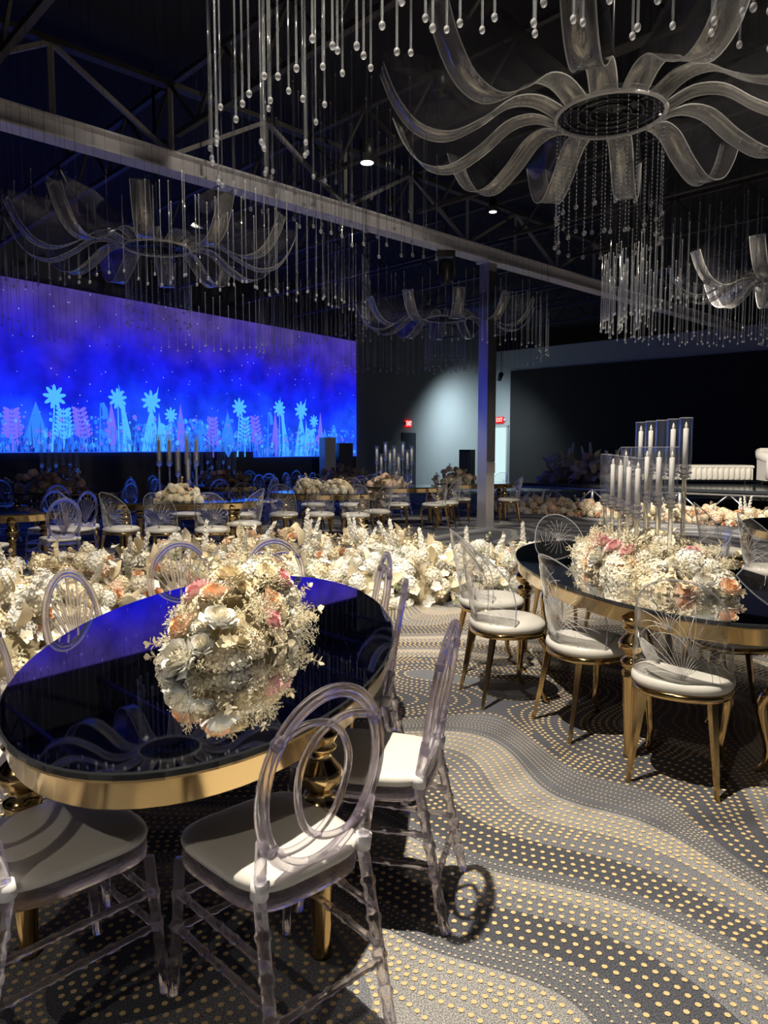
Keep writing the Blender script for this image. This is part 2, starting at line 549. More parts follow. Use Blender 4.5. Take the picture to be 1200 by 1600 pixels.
SB = 0.0
end_l = WR - WU * 27
wall('wall_left', end_l, WR - WU * (-0.05), 0, 6.1, 'wall_dark', 0.2, WN, 'dark wall behind and below the glowing screen')
wall('wall_back', WR + WU * 0.05, CORNER, 0, 6.1, 'wall_grey', 0.2, WN, 'pale grey wall right of the screen')
wall('wall_right', CORNER, CORNER + RU * 24, 0, WTOP, 'wall_grey', 0.2, RN, 'pale grey wall behind the stage')

# black drape in flat panels on the right wall
pa = CORNER + RU * 1.43
drape = thing('stage_drape', 'black drape covering the wall behind the stage', 'drape', (pa.x, pa.y, 0), math.atan2(RU.y, RU.x))
for i in range(8):
    b = MB(); b.box((1.25 + i * 2.5, -0.04, 2.26), (2.494, 0.06, 4.53))
    part('drape_panel', b.mesh('drape_panel', 'black_panel'), drape)

# bright door and exit sign on the right wall
def wall_local(origin, u):
    return (origin.x, origin.y, 0), math.atan2(u.y, u.x)
pd = CORNER + RU * 0.35
d = part('door_1', MB().box((0.5, -0.03, 1.16), (0.86, 0.06, 2.32)).mesh('door', 'door_white'), None, (pd.x, pd.y, 0), (0, 0, math.atan2(RU.y, RU.x)))
d['kind'] = 'structure'; d['label'] = 'bright lit doorway between column and black drape'
part('door_frame', MB().box((0.03, -0.05, 1.2), (0.08, 0.1, 2.4)).box((0.97, -0.05, 1.2), (0.08, 0.1, 2.4)).box((0.5, -0.05, 2.37), (1.02, 0.1, 0.09)).mesh('door_frame', 'wall_grey'), d)
pd2 = WR + WU * 2.55
d2 = part('door_2', MB().box((0.45, -0.03, 1.02), (0.86, 0.06, 2.04)).mesh('door', 'wall_dark'), None, (pd2.x, pd2.y, 0), (0, 0, math.atan2(WU.y, WU.x)))
d2['kind'] = 'structure'; d2['label'] = 'dark door under the left exit sign'
part('door_handle', MB().bar((0.14, -0.1, 1.0), (0.26, -0.1, 1.0), 0.03).mesh('door_handle', 'plate'), d2)

def text_mesh(txt, size, depth, mat):
    cu = bpy.data.curves.new('letters', 'FONT')
    cu.body = txt; cu.size = size; cu.extrude = depth; cu.align_x = 'CENTER'; cu.align_y = 'CENTER'
    o = bpy.data.objects.new('letters_tmp', cu)
    COL.objects.link(o)
    bpy.context.view_layer.update()
    me = bpy.data.meshes.new_from_object(o.evaluated_get(bpy.context.evaluated_depsgraph_get()))
    bpy.data.objects.remove(o)
    me.materials.clear(); me.materials.append(M[mat])
    return me

def exit_sign(p, u, n, z, label):
    t = thing('exit_sign', label, 'sign', (p.x + n.x * 0.05, p.y + n.y * 0.05, z), math.atan2(u.y, u.x))
    part('sign_housing', MB().box((0, 0, 0), (0.36, 0.06, 0.25)).mesh('sign_housing', 'exit_back'), t)
    part('letters', text_mesh('EXIT', 0.2, 0.004, 'exit_red'), t, (0, -0.04, 0), (PI / 2, 0, 0), (0.75, 1.15, 1), label='glowing red EXIT letters')
    for s in (-1, 1):
        part('emergency_lamp', MB().ball((s * 0.235, -0.02, 0.0), 0.05, 8, 5).mesh('emergency_lamp', 'collar'), t)
exit_sign(WR + WU * 2.95, WU, WN, 2.36, 'red exit sign on grey wall left of the column')
exit_sign(CORNER + RU * 0.95, RU, RN, 2.62, 'red exit sign above the lit doorway right of the column')

# ---------------------------------------------------------------- LED screen
SL = 15.5
def screen_material():
    m, t, out = nt('led_screen_picture')
    N = t.nodes; L = t.links
    tc = N.new('ShaderNodeTexCoord')
    sep = N.new('ShaderNodeSeparateXYZ'); L.new(tc.outputs['Object'], sep.inputs[0])
    mr = N.new('ShaderNodeMapRange'); mr.inputs[1].default_value = 1.2; mr.inputs[2].default_value = 4.9
    L.new(sep.outputs['Z'], mr.inputs[0])
    n0 = N.new('ShaderNodeTexNoise'); n0.inputs['Scale'].default_value = 0.55; n0.inputs['Detail'].default_value = 4
    L.new(tc.outputs['Object'], n0.inputs['Vector'])
    ad = N.new('ShaderNodeMath'); ad.operation = 'MULTIPLY_ADD'; ad.inputs[1].default_value = 0.7; ad.inputs[2].default_value = -0.35
    L.new(n0.outputs['Fac'], ad.inputs[0])
    ad2 = N.new('ShaderNodeMath'); ad2.operation = 'ADD'; L.new(mr.outputs[0], ad2.inputs[0]); L.new(ad.outputs[0], ad2.inputs[1])
    rp = N.new('ShaderNodeValToRGB'); e = rp.color_ramp.elements
    e[0].position = 0.0; e[0].color = (0.02, 0.10, 0.80, 1)
    e[1].position = 1.0; e[1].color = (0.055, 0.035, 0.20, 1)
    for p, c in ((0.22, (0.012, 0.07, 0.85)), (0.42, (0.006, 0.02, 0.80)), (0.62, (0.010, 0.010, 0.62)), (0.80, (0.035, 0.02, 0.36))):
        k = e.new(p); k.color = (*c, 1)
    L.new(ad2.outputs[0], rp.inputs[0])
    n2 = N.new('ShaderNodeTexNoise'); n2.inputs['Scale'].default_value = 1.6; n2.inputs['Detail'].default_value = 6
    L.new(tc.outputs['Object'], n2.inputs['Vector'])
    m2 = N.new('ShaderNodeMapRange'); m2.inputs[1].default_value = 0.3; m2.inputs[2].default_value = 0.7; m2.inputs[3].default_value = 0.6; m2.inputs[4].default_value = 1.3
    L.new(n2.outputs['Fac'], m2.inputs[0])
    # stars
    vo = N.new('ShaderNodeTexVoronoi'); vo.inputs['Scale'].default_value = 5.5
    L.new(tc.outputs['Object'], vo.inputs['Vector'])
    st = N.new('ShaderNodeMapRange'); st.inputs[1].default_value = 0.085; st.inputs[2].default_value = 0.045; st.inputs[3].default_value = 0; st.inputs[4].default_value = 1
    L.new(vo.outputs['Distance'], st.inputs[0])
    sc = N.new('ShaderNodeVectorMath'); sc.operation = 'SCALE'
    L.new(rp.outputs[0], sc.inputs[0]); L.new(m2.outputs[0], sc.inputs['Scale'])
    mx = N.new('ShaderNodeMix'); mx.data_type = 'RGBA'; mx.inputs[7].default_value = (0.35, 0.45, 1.0, 1)
    L.new(st.outputs[0], mx.inputs[0]); L.new(sc.outputs[0], mx.inputs[6])
    em = N.new('ShaderNodeEmission'); em.inputs[1].default_value = 1.15
    L.new(mx.outputs[2], em.inputs[0]); L.new(em.outputs[0], out.inputs[0])
    return m

# the screen's own frame: local x runs along the wall away from the camera, -x back from the right end
scr_ang = math.atan2(WU.y, WU.x)
scr = thing('led_screen', 'huge glowing blue wall screen showing luminous flowers', 'screen', (WR.x, WR.y, 0), scr_ang)
sm = screen_material()
part('screen_panel', MB().box((-2.24, -0.03, 3.07), (4.48, 0.06, 3.66)).mesh('screen_panel', sm), scr)
part('screen_panel', MB().box((-4.485 - 5.5, -0.03, 3.15), (11.0, 0.06, 3.5)).mesh('screen_panel', sm), scr)

def picture():
    pic = MB(); R = random.Random(3)
    Y = -0.066
    def poly(pts, m):
        pic.add([(x, Y, z) for x, z in pts], [tuple(range(len(pts)))], m, False)
    def petal(cx, cz, ang, l, w, m):
        dx, dz = math.cos(ang), math.sin(ang)
        pts = []
        for k in range(8):
            t = 2 * PI * k / 8
            a = l * (0.5 + 0.5 * math.cos(t)); c = w * math.sin(t) * 0.5
            pts.append((cx + dx * a - dz * c, cz + dz * a + dx * c))
        poly(pts, m)
    def stem(x0, z0, x1, z1, w, m):
        poly([(x0 - w, z0), (x0 + w, z0), (x1 + w * 0.5, z1), (x1 - w * 0.5, z1)], m)
    def daisy(x, z, r, m):
        for k in range(9):
            petal(x, z, 2 * PI * k / 9 + 0.2, r, r * 0.34, m)
    def fern(x, z0, z1, m, lean=0.0):
        stem(x, z0, x + lean, z1, 0.02, m)
        n = 7
        for k in range(n):
            t = 0.3 + 0.7 * k / n
            zz = z0 + (z1 - z0) * t; xx = x + lean * t
            l = 0.27 - 0.08 * k / n
            petal(xx, zz, 0.55, l, 0.085, m); petal(xx, zz, PI - 0.55, l, 0.085, m)
    def leaf(x, z0, z1, w, m):
        h = z1 - z0
        poly([(x - 0.02, z0), (x + 0.02, z0), (x + w, z0 + h * 0.3), (x + w * 0.6, z0 + h * 0.62), (x, z1), (x - w * 0.6, z0 + h * 0.62), (x - w, z0 + h * 0.3)], m)
    def blade(x, z0, z1, w, lean, m):
        poly([(x - w, z0), (x + w, z0), (x + w * 0.5 + lean * 0.5, (z0 + z1) / 2), (x + lean, z1), (x - w * 0.6 + lean * 0.45, (z0 + z1) / 2)], m)
    def bell(x, z0, z1, m):
        stem(x, z0, x + 0.05, z1, 0.022, m)
        poly([(x + 0.05, z1), (x + 0.14, z1 + 0.02), (x + 0.22, z1 - 0.12), (x + 0.24, z1 - 0.34), (x + 0.1, z1 - 0.36), (x + 0.09, z1 - 0.15)], m)
    for per in (-5.2, 0.0, 5.2):
        X = lambda t: -(t + per)
        ok = lambda t: 0.05 < t + per < 15.2
        z0 = 1.42 if per >= 0 else 1.26
        items = [(11.15, lambda x: fern(x, z0, 2.3, 2)), (10.64, lambda x: leaf(x, z0, 2.47, 0.24, 1)),
                 (10.22, lambda x: (stem(x - 0.1, z0, x, 2.55, 0.03, 0), daisy(x, 2.58, 0.27, 0))),
                 (10.05, lambda x: fern(x, z0, 2.35, 0, 0.02)), (9.54, lambda x: fern(x, z0, 2.38, 2, -0.15)),
                 (9.2, lambda x: bell(x, z0, 2.5, 1)), (8.88, lambda x: leaf(x, z0, 2.55, 0.14, 2)),
                 (8.71, lambda x: (stem(x, z0, x, 2.6, 0.02, 0), daisy(x, 2.62, 0.25, 0))),
                 (8.42, lambda x: blade(x, z0, 2.96, 0.14, -0.26, 0)), (8.55, lambda x: blade(x, z0, 2.6, 0.08, 0.02, 0)),
                 (7.81, lambda x: (blade(x, z0, 2.5, 0.3, 0.0, 0), daisy(x, 2.6, 0.28, 0), blade(x + 0.1, 2.5, 2.98, 0.05, 0.12, 0))),
                 (7.55, lambda x: blade(x, z0, 2.35, 0.12, -0.05, 0)), (7.25, lambda x: (stem(x, z0, x, 2.3, 0.02, 0), daisy(x, 2.3, 0.2, 0))),
                 (7.4, lambda x: fern(x, z0, 2.05, 0)), (6.96, lambda x: (leaf(x, z0, 2.59, 0.14, 2), leaf(x + 0.2, z0, 2.1, 0.2, 1))),
                 (6.44, lambda x: (bell(x, z0, 2.2, 1), leaf(x + 0.05, z0, 2.05, 0.16, 1)))]
        for t, fn in items:
            if ok(t): fn(X(t))
    for i in range(900):                       # small blossoms and grass along the foot
        t = R.uniform(0.1, 15.2)
        zb = 1.26 if t < 4.4 else 1.42
        z = zb + 0.06 + 0.75 * R.random() ** 1.5
        r = R.uniform(0.02, 0.07)
        poly([(-t + r * math.cos(k * PI / 3), z + r * math.sin(k * PI / 3)) for k in range(6)], R.choice((0, 1, 1, 3, 3, 2)))
    for i in range(700):
        t = R.uniform(0.1, 15.2); zb = 1.26 if t < 4.4 else 1.42
        blade(-t, zb, zb + R.uniform(0.2, 0.75), 0.014, R.uniform(-0.15, 0.15), R.choice((3, 3, 4, 4, 1)))
    mats = [emission('screen_cyan', (0.07, 0.42, 0.95), 1.1), emission('screen_sky', (0.03, 0.20, 0.9), 1.1),
            emission('screen_violet', (0.14, 0.12, 0.85), 1.2), emission('screen_azure', (0.02, 0.16, 0.9), 1.2), emission('screen_ink', (0.008, 0.02, 0.30), 1.0)]
    part('screen_picture', pic.mesh('screen_picture', *mats), scr, label='luminous cyan and violet flowers on the screen', kind='stuff')
picture()

# lectern and cabinet in front of the screen
lp = V((-1.62, 21.2, 0))
t = thing('lectern', 'pale upright lectern in front of the screen end', 'lectern', (lp.x, lp.y, 0), 0.5)
part('lectern_body', MB().box((0, 0, 0.9), (0.34, 0.4, 1.8)).mesh('lectern_body', 'lectern'), t)
part('lectern_base', MB().box((0, 0, 0.03), (0.44, 0.5, 0.06)).mesh('lectern_base', 'black'), t)
t = thing('floor_speaker', 'black loudspeaker cabinet standing right of the lectern', 'speaker', (lp.x + 0.48, lp.y + 0.1, 0), 0.3)
part('speaker_cabinet', MB().box((0, 0, 0.82), (0.4, 0.4, 1.64)).mesh('speaker_cabinet', 'black'), t)
part('speaker_grille', MB().box((0, -0.21, 0.9), (0.34, 0.02, 1.3)).mesh('speaker_grille', 'wall_dark'), t)
sp = CORNER + RU * 1.5 + RN * 3.0
t = thing('stage_speaker', 'black loudspeaker beside the lit doorway left of the stage', 'speaker', (sp.x, sp.y, 0), -0.6)
part('speaker_cabinet', MB().box((0, 0, 0.72), (0.45, 0.42, 1.44)).mesh('speaker_cabinet', 'black'), t)
part('speaker_grille', MB().box((0, -0.22, 0.8), (0.38, 0.02, 1.1)).mesh('speaker_grille', 'wall_dark'), t)

# ---------------------------------------------------------------- ceiling steel
BU = V((0.72, 0.694, 0)).normalized()
BP = V((1.88, 13.6, 0))
def frame_bar(p, t, z): return V((p.x + BU.x * t, p.y + BU.y * t, z))
beam = thing('roof_girder', 'pale grey steel girder with lattice web above the column', 'girder', (BP.x, BP.y, 4.83), 0)
L0, L1 = -16.0, 12.0
def seg(z0, z1, w, mat, name, off=0.0):
    n = V((-BU.y, BU.x, 0)) * off
    b = MB(); b.bar(BU * L0 + n + V((0, 0, (z0 + z1) / 2)), BU * L1 + n + V((0, 0, (z0 + z1) / 2)), w, z1 - z0)
    part(name, b.mesh(name, mat), beam)
seg(0.0, 0.025, 0.26, 'steel', 'bottom_flange'); seg(0.025, 0.2, 0.05, 'steel', 'web_plate'); seg(0.2, 0.225, 0.26, 'steel', 'top_flange')
seg(0.30, 0.35, 0.05, 'steel', 'conduit', 0.18)
seg(1.0, 1.06, 0.12, 'joist', 'top_chord')
n = int((L1 - L0) / 1.4)
vb = MB().bar((0, 0, 0.22), (0, 0, 1.02), 0.05).mesh('vertical', 'web')
db = MB().bar(BU * 0.0 + V((0, 0, 0.22)), BU * 1.4 + V((0, 0, 1.02)), 0.05).mesh('diagonal', 'web')
dc = MB().bar(BU * 1.4 + V((0, 0, 0.22)), V((0, 0, 1.02)), 0.05).mesh('diagonal', 'web')
for i in range(n):
    p = BU * (L0 + i * 1.4)
    part('vertical', vb, beam, p); part('diagonal', db if i % 2 else dc, beam, p)
# cross joists
BX = V((BU.y, -BU.x, 0))
for i in range(11):
    c = BP + BU * (-12.5 + i * 2.1)
    lab = 'dark open-web steel roof joist crossing the ceiling, ' + ('nearest the camera', 'second nearest', 'third nearest', 'fourth nearest', 'fifth nearest', 'middle one', 'fifth farthest', 'fourth farthest', 'third farthest', 'second farthest', 'farthest')[i]
    j = thing('roof_joist', lab, 'joist', (c.x, c.y, 5.25), 0, 'roof joists under the black ceiling')
    for z, nm in ((0.0, 'bottom_chord'), (0.62, 'top_chord')):
        part(nm, MB().bar(BX * (0.15) + V((0, 0, z)), BX * 12.0 + V((0, 0, z)), 0.07, 0.06).bar(BX * (-0.15) + V((0, 0, z)), BX * -9.0 + V((0, 0, z)), 0.07, 0.06).mesh(nm, 'joist'), j)
    w = MB()
    k = -9.0
    up = False
    while k < 11.5:
        w.bar(BX * k + V((0, 0, 0.62 if up else 0.0)), BX * (k + 0.6) + V((0, 0, 0.0 if up else 0.62)), 0.035)
        k += 0.6; up = not up
    part('web', w.mesh('web', 'joist'), j)

# column
colo = thing('steel_column', 'square steel column with blue lit face under the girder', 'column', (BP.x, BP.y, 0), math.radians(41))
part('column_shaft', MB().box((0, 0, 2.41), (0.22, 0.22, 4.82)).mesh('column_shaft', 'column'), colo)
part('column_sleeve', MB().box((0.0, -0.117, 2.95), (0.216, 0.014, 3.4)).mesh('column_sleeve', 'column_dark'), colo)
part('column_plate', MB().box((0.0, -0.118, 1.14), (0.222, 0.016, 0.2)).mesh('column_plate', 'plate'), colo)
part('column_foot', MB().box((0, 0, 0.01), (0.3, 0.3, 0.02)).mesh('column_foot', 'column'), colo)
part('column_cap', MB().box((0, 0, 4.815), (0.32, 0.32, 0.025)).mesh('column_cap', 'steel'), colo)

# lamp housings at the spots, the two added lights included
lamp_can = MB().lathe([(0.05, 0.30), (0.085, 0.28), (0.085, 0.0), (0.075, 0.0), (0.07, 0.03), (0.01, 0.04)], 16).mesh('lamp_can', 'black')
lamp_lens = MB().lathe([(0.068, 0.028), (0.068, 0.034)], 14).mesh('lamp_lens', 'lamp_glow')
LAMP_LABELS = ['black ceiling spotlight above the near mirrored table', 'black ceiling spotlight above the flower hedge at left', 'black ceiling spotlight over the right flower hedge',
               'black ceiling spotlight over the open carpet', 'black ceiling spotlight over the candle table at left', 'black ceiling spotlight aimed at the stage', 'black ceiling spotlight over the far middle tables', 'added unseen spotlight at upper right brightening the large chandelier', 'added unseen fill spotlight behind the camera for the near chairs']
LAMP_LABELS.append('cool white spotlight washing the grey wall by the lit doorway')
for (a, tg, w, ang), lab in zip(LAMPS + [(*WALL_LAMP, 0, 0)], LAMP_LABELS):
    q = (V(a) - V(tg)).to_track_quat('Z', 'Y').to_euler()
    t = thing('ceiling_lamp', lab, 'lamp', (a[0], a[1], a[2]))
    back = (V(a) - V(tg)).normalized()
    t.location = V(a) + back * 0.03
    part('lamp_can', lamp_can, t, (0, 0, 0), q)
    part('lamp_rod', MB().bar(back * 0.25, back * 0.25 + V((0, 0, 6.1 - a[2] - 0.25)), 0.02).mesh('lamp_rod', 'black'), t)
CANS = [((-0.16, 7.2, 4.18), 'round glowing downlight above the girder, left of centre'), ((1.75, 12.2, 5.28), 'round glowing downlight seen through the large chandelier'), ((-4.9, 11.9, 6.0), 'small dim downlight at upper left')]
for (x, y, z), lab in CANS:
    t = thing('downlight', lab, 'lamp', (x, y, z))
    part('lamp_can', MB().lathe([(0.062, 0.0), (0.07, 0.0), (0.07, 0.2), (0.03, 0.22)], 16).mesh('lamp_can', 'black'), t)
    part('lamp_lens', MB().lathe([(0.06, -0.004), (0.06, 0.004)], 16).mesh('lamp_lens', 'lamp_glow'), t)
    part('lamp_rod', MB().bar((0, 0, 0.2), (0, 0, 6.12 - z), 0.02).mesh('lamp_rod', 'black'), t)
# moving head hanging under the girder left of the column
hp = BP - BU * 1.15
t = thing('stage_light', 'black moving-head stage light clamped under the girder', 'stage light', (hp.x, hp.y, 4.83))
part('yoke', MB().box((0, 0, -0.06), (0.3, 0.12, 0.1)).box((-0.14, 0, -0.25), (0.03, 0.1, 0.3)).box((0.14, 0, -0.25), (0.03, 0.1, 0.3)).mesh('yoke', 'black'), t)
part('lamp_head', MB().lathe([(0.1, -0.55), (0.12, -0.5), (0.12, -0.25), (0.08, -0.16)], 14).mesh('lamp_head', 'black'), t)

# ------------------------------------------------------------------ stage
S0 = V((3.3, 18.4, 0)); SU = V((0.76, -0.65, 0)).normalized(); SN = V((SU.y, -SU.x, 0))
if SN.y < 0: SN = -SN
DECK = 0.64
st = thing('stage', 'low stage with glossy dark deck on an open aluminium truss', 'stage', (S0.x, S0.y, 0), math.atan2(SU.y, SU.x))
for i in range(5):
    part('deck_panel', MB().box((1.0 + i * 2.0, 2.5, DECK - 0.03), (1.992, 5.0, 0.06)).mesh('deck_panel', 'deck'), st)
def truss_len(x0, x1, y):
    r = 0.025
    part('truss_rail', MB().tube([(x0, y, DECK - 0.1), (x1, y, DECK - 0.1)], 0.035, 8).mesh('truss_rail', 'truss'), st)
    part('truss_rail', MB().tube([(x0, y, 0.1), (x1, y, 0.1)], 0.03, 8).mesh('truss_rail', 'truss'), st)
    x = x0; k = 0
    while x < x1 - 0.3:
        z = (0.1, DECK - 0.1) if k % 2 else (DECK - 0.1, 0.1)
        part('truss_brace', MB().tube([(x, y, z[0]), (x + 0.5, y, z[1])], 0.016, 6).mesh('truss_brace', 'truss'), st)
        if k % 4 == 0:
            part('truss_post', MB().tube([(x, y, 0.0), (x, y, DECK - 0.06)], 0.035, 8).mesh('truss_post', 'truss'), st)
        x += 0.5; k += 1
truss_len(0.0, 9.9, 0.06)
truss_len(0.0, 9.9, 4.9)
def on_stage(x, y, z=DECK): 
    p = S0 + SU * x + SN * y
    return (p.x, p.y, z)
SANG = math.atan2(SU.y, SU.x)

# channelled bench
bn = thing('tufted_bench', 'long white leather bench with vertical channels on the stage', 'bench', on_stage(3.22, 2.3), SANG + math.radians(34))
for i in range(26):
    x = -1.62 + i * 0.125
    part('channel', MB().lathe([(0.052, 0.10), (0.064, 0.13), (0.066, 0.25), (0.06, 0.36), (0.04, 0.39)], 8, (x, -0.3, 0)).mesh('channel', 'leather') if i == 0 else bn.children[0].data, bn, (0 if i == 0 else x + 1.62, 0, 0))
part('bench_seat', MB().rings(lambda o: [(x, y) for x, y in ((-1.7 - o, -0.34 - o), (1.62 + o, -0.34 - o), (1.62 + o, 0.34 + o), (-1.7 - o, 0.34 + o))], [(-0.02, 0.10), (-0.02, 0.38), (0.0, 0.39), (0.0, 0.43), (-0.03, 0.45)], 0, False).mesh('bench_seat', 'leather'), bn)
for sx in (-1.55, 1.45):
    for sy in (-0.25, 0.25):
        part('leg', MB().tube([(sx, sy, 0.0), (sx, sy, 0.11)], [0.014, 0.02], 8).mesh('leg', 'gold'), bn)
# sofa at the right edge
so = thing('stage_sofa', 'white rolled-arm sofa at the right end of the stage', 'sofa', on_stage(5.05, 2.6), SANG + math.radians(30))
def rrect(w, d, cx=0, cy=0, r=0.1, n=4):
    def f(o):
        pts = []
        for sx, sy, a0 in ((1, 1, 0), (-1, 1, 90), (-1, -1, 180), (1, -1, 270)):
            for k in range(n + 1):
                a = math.radians(a0 + 90 * k / n)
                pts.append((cx + sx * (w / 2 - r) + (r + o) * math.cos(a), cy + sy * (d / 2 - r) + (r + o) * math.sin(a)))
        return pts
    return f
part('sofa_seat', MB().rings(rrect(1.6, 0.7, 0.8, 0), [(-0.03, 0.14), (0, 0.17), (0, 0.34), (-0.03, 0.38), (-0.1, 0.4)]).mesh('sofa_seat', 'leather'), so)
part('seat_cushion', MB().rings(rrect(1.3, 0.62, 0.85, -0.04), [(-0.03, 0.38), (0, 0.4), (0, 0.47), (-0.04, 0.51)]).mesh('seat_cushion', 'leather'), so)
part('sofa_back', MB().rings(rrect(1.7, 0.2, 0.8, 0.36, 0.09), [(-0.02, 0.14), (0, 0.2), (0.02, 0.7), (0.01, 0.8), (-0.04, 0.86)]).mesh('sofa_back', 'leather'), so)
part('sofa_arm', MB().tube([(0.0, -0.36, 0.62), (0.0, 0.3, 0.68), (0.0, 0.42, 0.78)], [0.11, 0.12, 0.1], 12).tube([(0, -0.33, 0.15), (0, -0.33, 0.6)], 0.075, 8).box((0, 0, 0.36), (0.14, 0.68, 0.5)).mesh('sofa_arm', 'leather'), so)
part('back_cushion', MB().rings(rrect(0.5, 0.16, 0.42, 0.2, 0.07), [(-0.05, 0.5), (0, 0.56), (0, 0.74), (-0.05, 0.8)]).mesh('back_cushion', 'leather'), so)
for sx in (0.06, 1.5):
    for sy in (-0.28, 0.3):
        part('leg', MB().tube([(sx + (0.05 if sx < 1 else 0), sy, 0.15), (sx - 0.03, sy - 0.05, 0.0)], [0.018, 0.01], 8).mesh('leg', 'gold'), so)

# ------------------------------------------------------------------ oval tables
def ell(a, b, n=72):
    return lambda o: [((a + o) * math.cos(2 * PI * k / n), (b + o) * math.sin(2 * PI * k / n)) for k in range(n)]
LEG_PROF = [(0.030, 0.0), (0.030, 0.02), (0.026, 0.03), (0.045, 0.40), (0.048, 0.425), (0.036, 0.44), (0.052, 0.455), (0.056, 0.47), (0.050, 0.485),
            (0.032, 0.50), (0.040, 0.515), (0.062, 0.54), (0.068, 0.56), (0.060, 0.58), (0.036, 0.605), (0.030, 0.62), (0.046, 0.635), (0.050, 0.645), (0.040, 0.655), (0.050, 0.67), (0.055, 0.69)]
leg_mesh = MB().lathe(LEG_PROF, 20).mesh('leg', 'gold')
_tcache = {}
def table(label, loc, rz, a, b, group=None):
    t = thing('oval_table', label, 'table', (loc[0], loc[1], 0), rz, group)
    if (a, b) not in _tcache:
        top = MB().rings(ell(a, b), [(-0.02, 0.741), (0.0, 0.743), (0.0, 0.756), (-0.006, 0.76)], 0, False)
        # top cap mirror, edge dark
        top.m = [1] * len(top.m); top.m[-1] = 0
        apr = MB().rings(ell(a, b), [(-0.05, 0.66), (-0.025, 0.66), (-0.02, 0.665), (-0.02, 0.735), (-0.012, 0.741), (-0.05, 0.741), (-0.05, 0.66)], 0, True, True)
        rim = MB().rings(ell(a, b), [(-0.018, 0.732), (-0.004, 0.734), (-0.004, 0.7405), (-0.018, 0.7408)], 0, False, True)
        _tcache[(a, b)] = (top.mesh('mirror_top', 'mirror', 'mirror_edge'), apr.mesh('gold_apron', 'gold'), rim.mesh('top_trim', 'gold'))
    mt, ap, ri = _tcache[(a, b)]
    part('mirror_top', mt, t, label='black mirrored glass top'); part('gold_apron', ap, t); part('top_trim', ri, t)
    for sx in (-1, 1):
        for sy in (-1, 1):
            part('leg', leg_mesh, t, (sx * a * 0.66, sy * b * 0.66, 0))
    return t

# ------------------------------------------------------------------ chairs
def knots(a, b, r, spots, n=8):
    """rod with bamboo rings"""
    a, b = V(a), V(b); L = (b - a).length
    ts = [(0.0, r)]
    for s in spots:
        w = 0.012 / L
        ts += [(s - w, r), (s - w * 0.4, r * 1.28), (s + w * 0.4, r * 1.28), (s + w, r)]
    ts.append((1.0, r))
    return [a.lerp(b, t) for t, _ in ts], [q for _, q in ts]

RAKE = 0.17
def bk(x, z, dy=0.0):          # a point on the raked plane of an acrylic chair back
    return V((x, -0.185 - (z - 0.47) * RAKE + dy, z))

def seat_outline(scale_front=0.20, scale_back=0.175, depth=0.20, n=40):
    def f(o):
        pts = []
        for k in range(n):
            t = 2 * PI * k / n
            c, s = math.cos(t), math.sin(t)
            p = 2 / 4.2
            x = math.copysign(abs(c) ** p, c); y = math.copysign(abs(s) ** p, s)
            w = scale_back + (scale_front - scale_back) * (y + 1) / 2
            pts.append((x * (w + o), y * (depth + o)))
        return pts
    return f

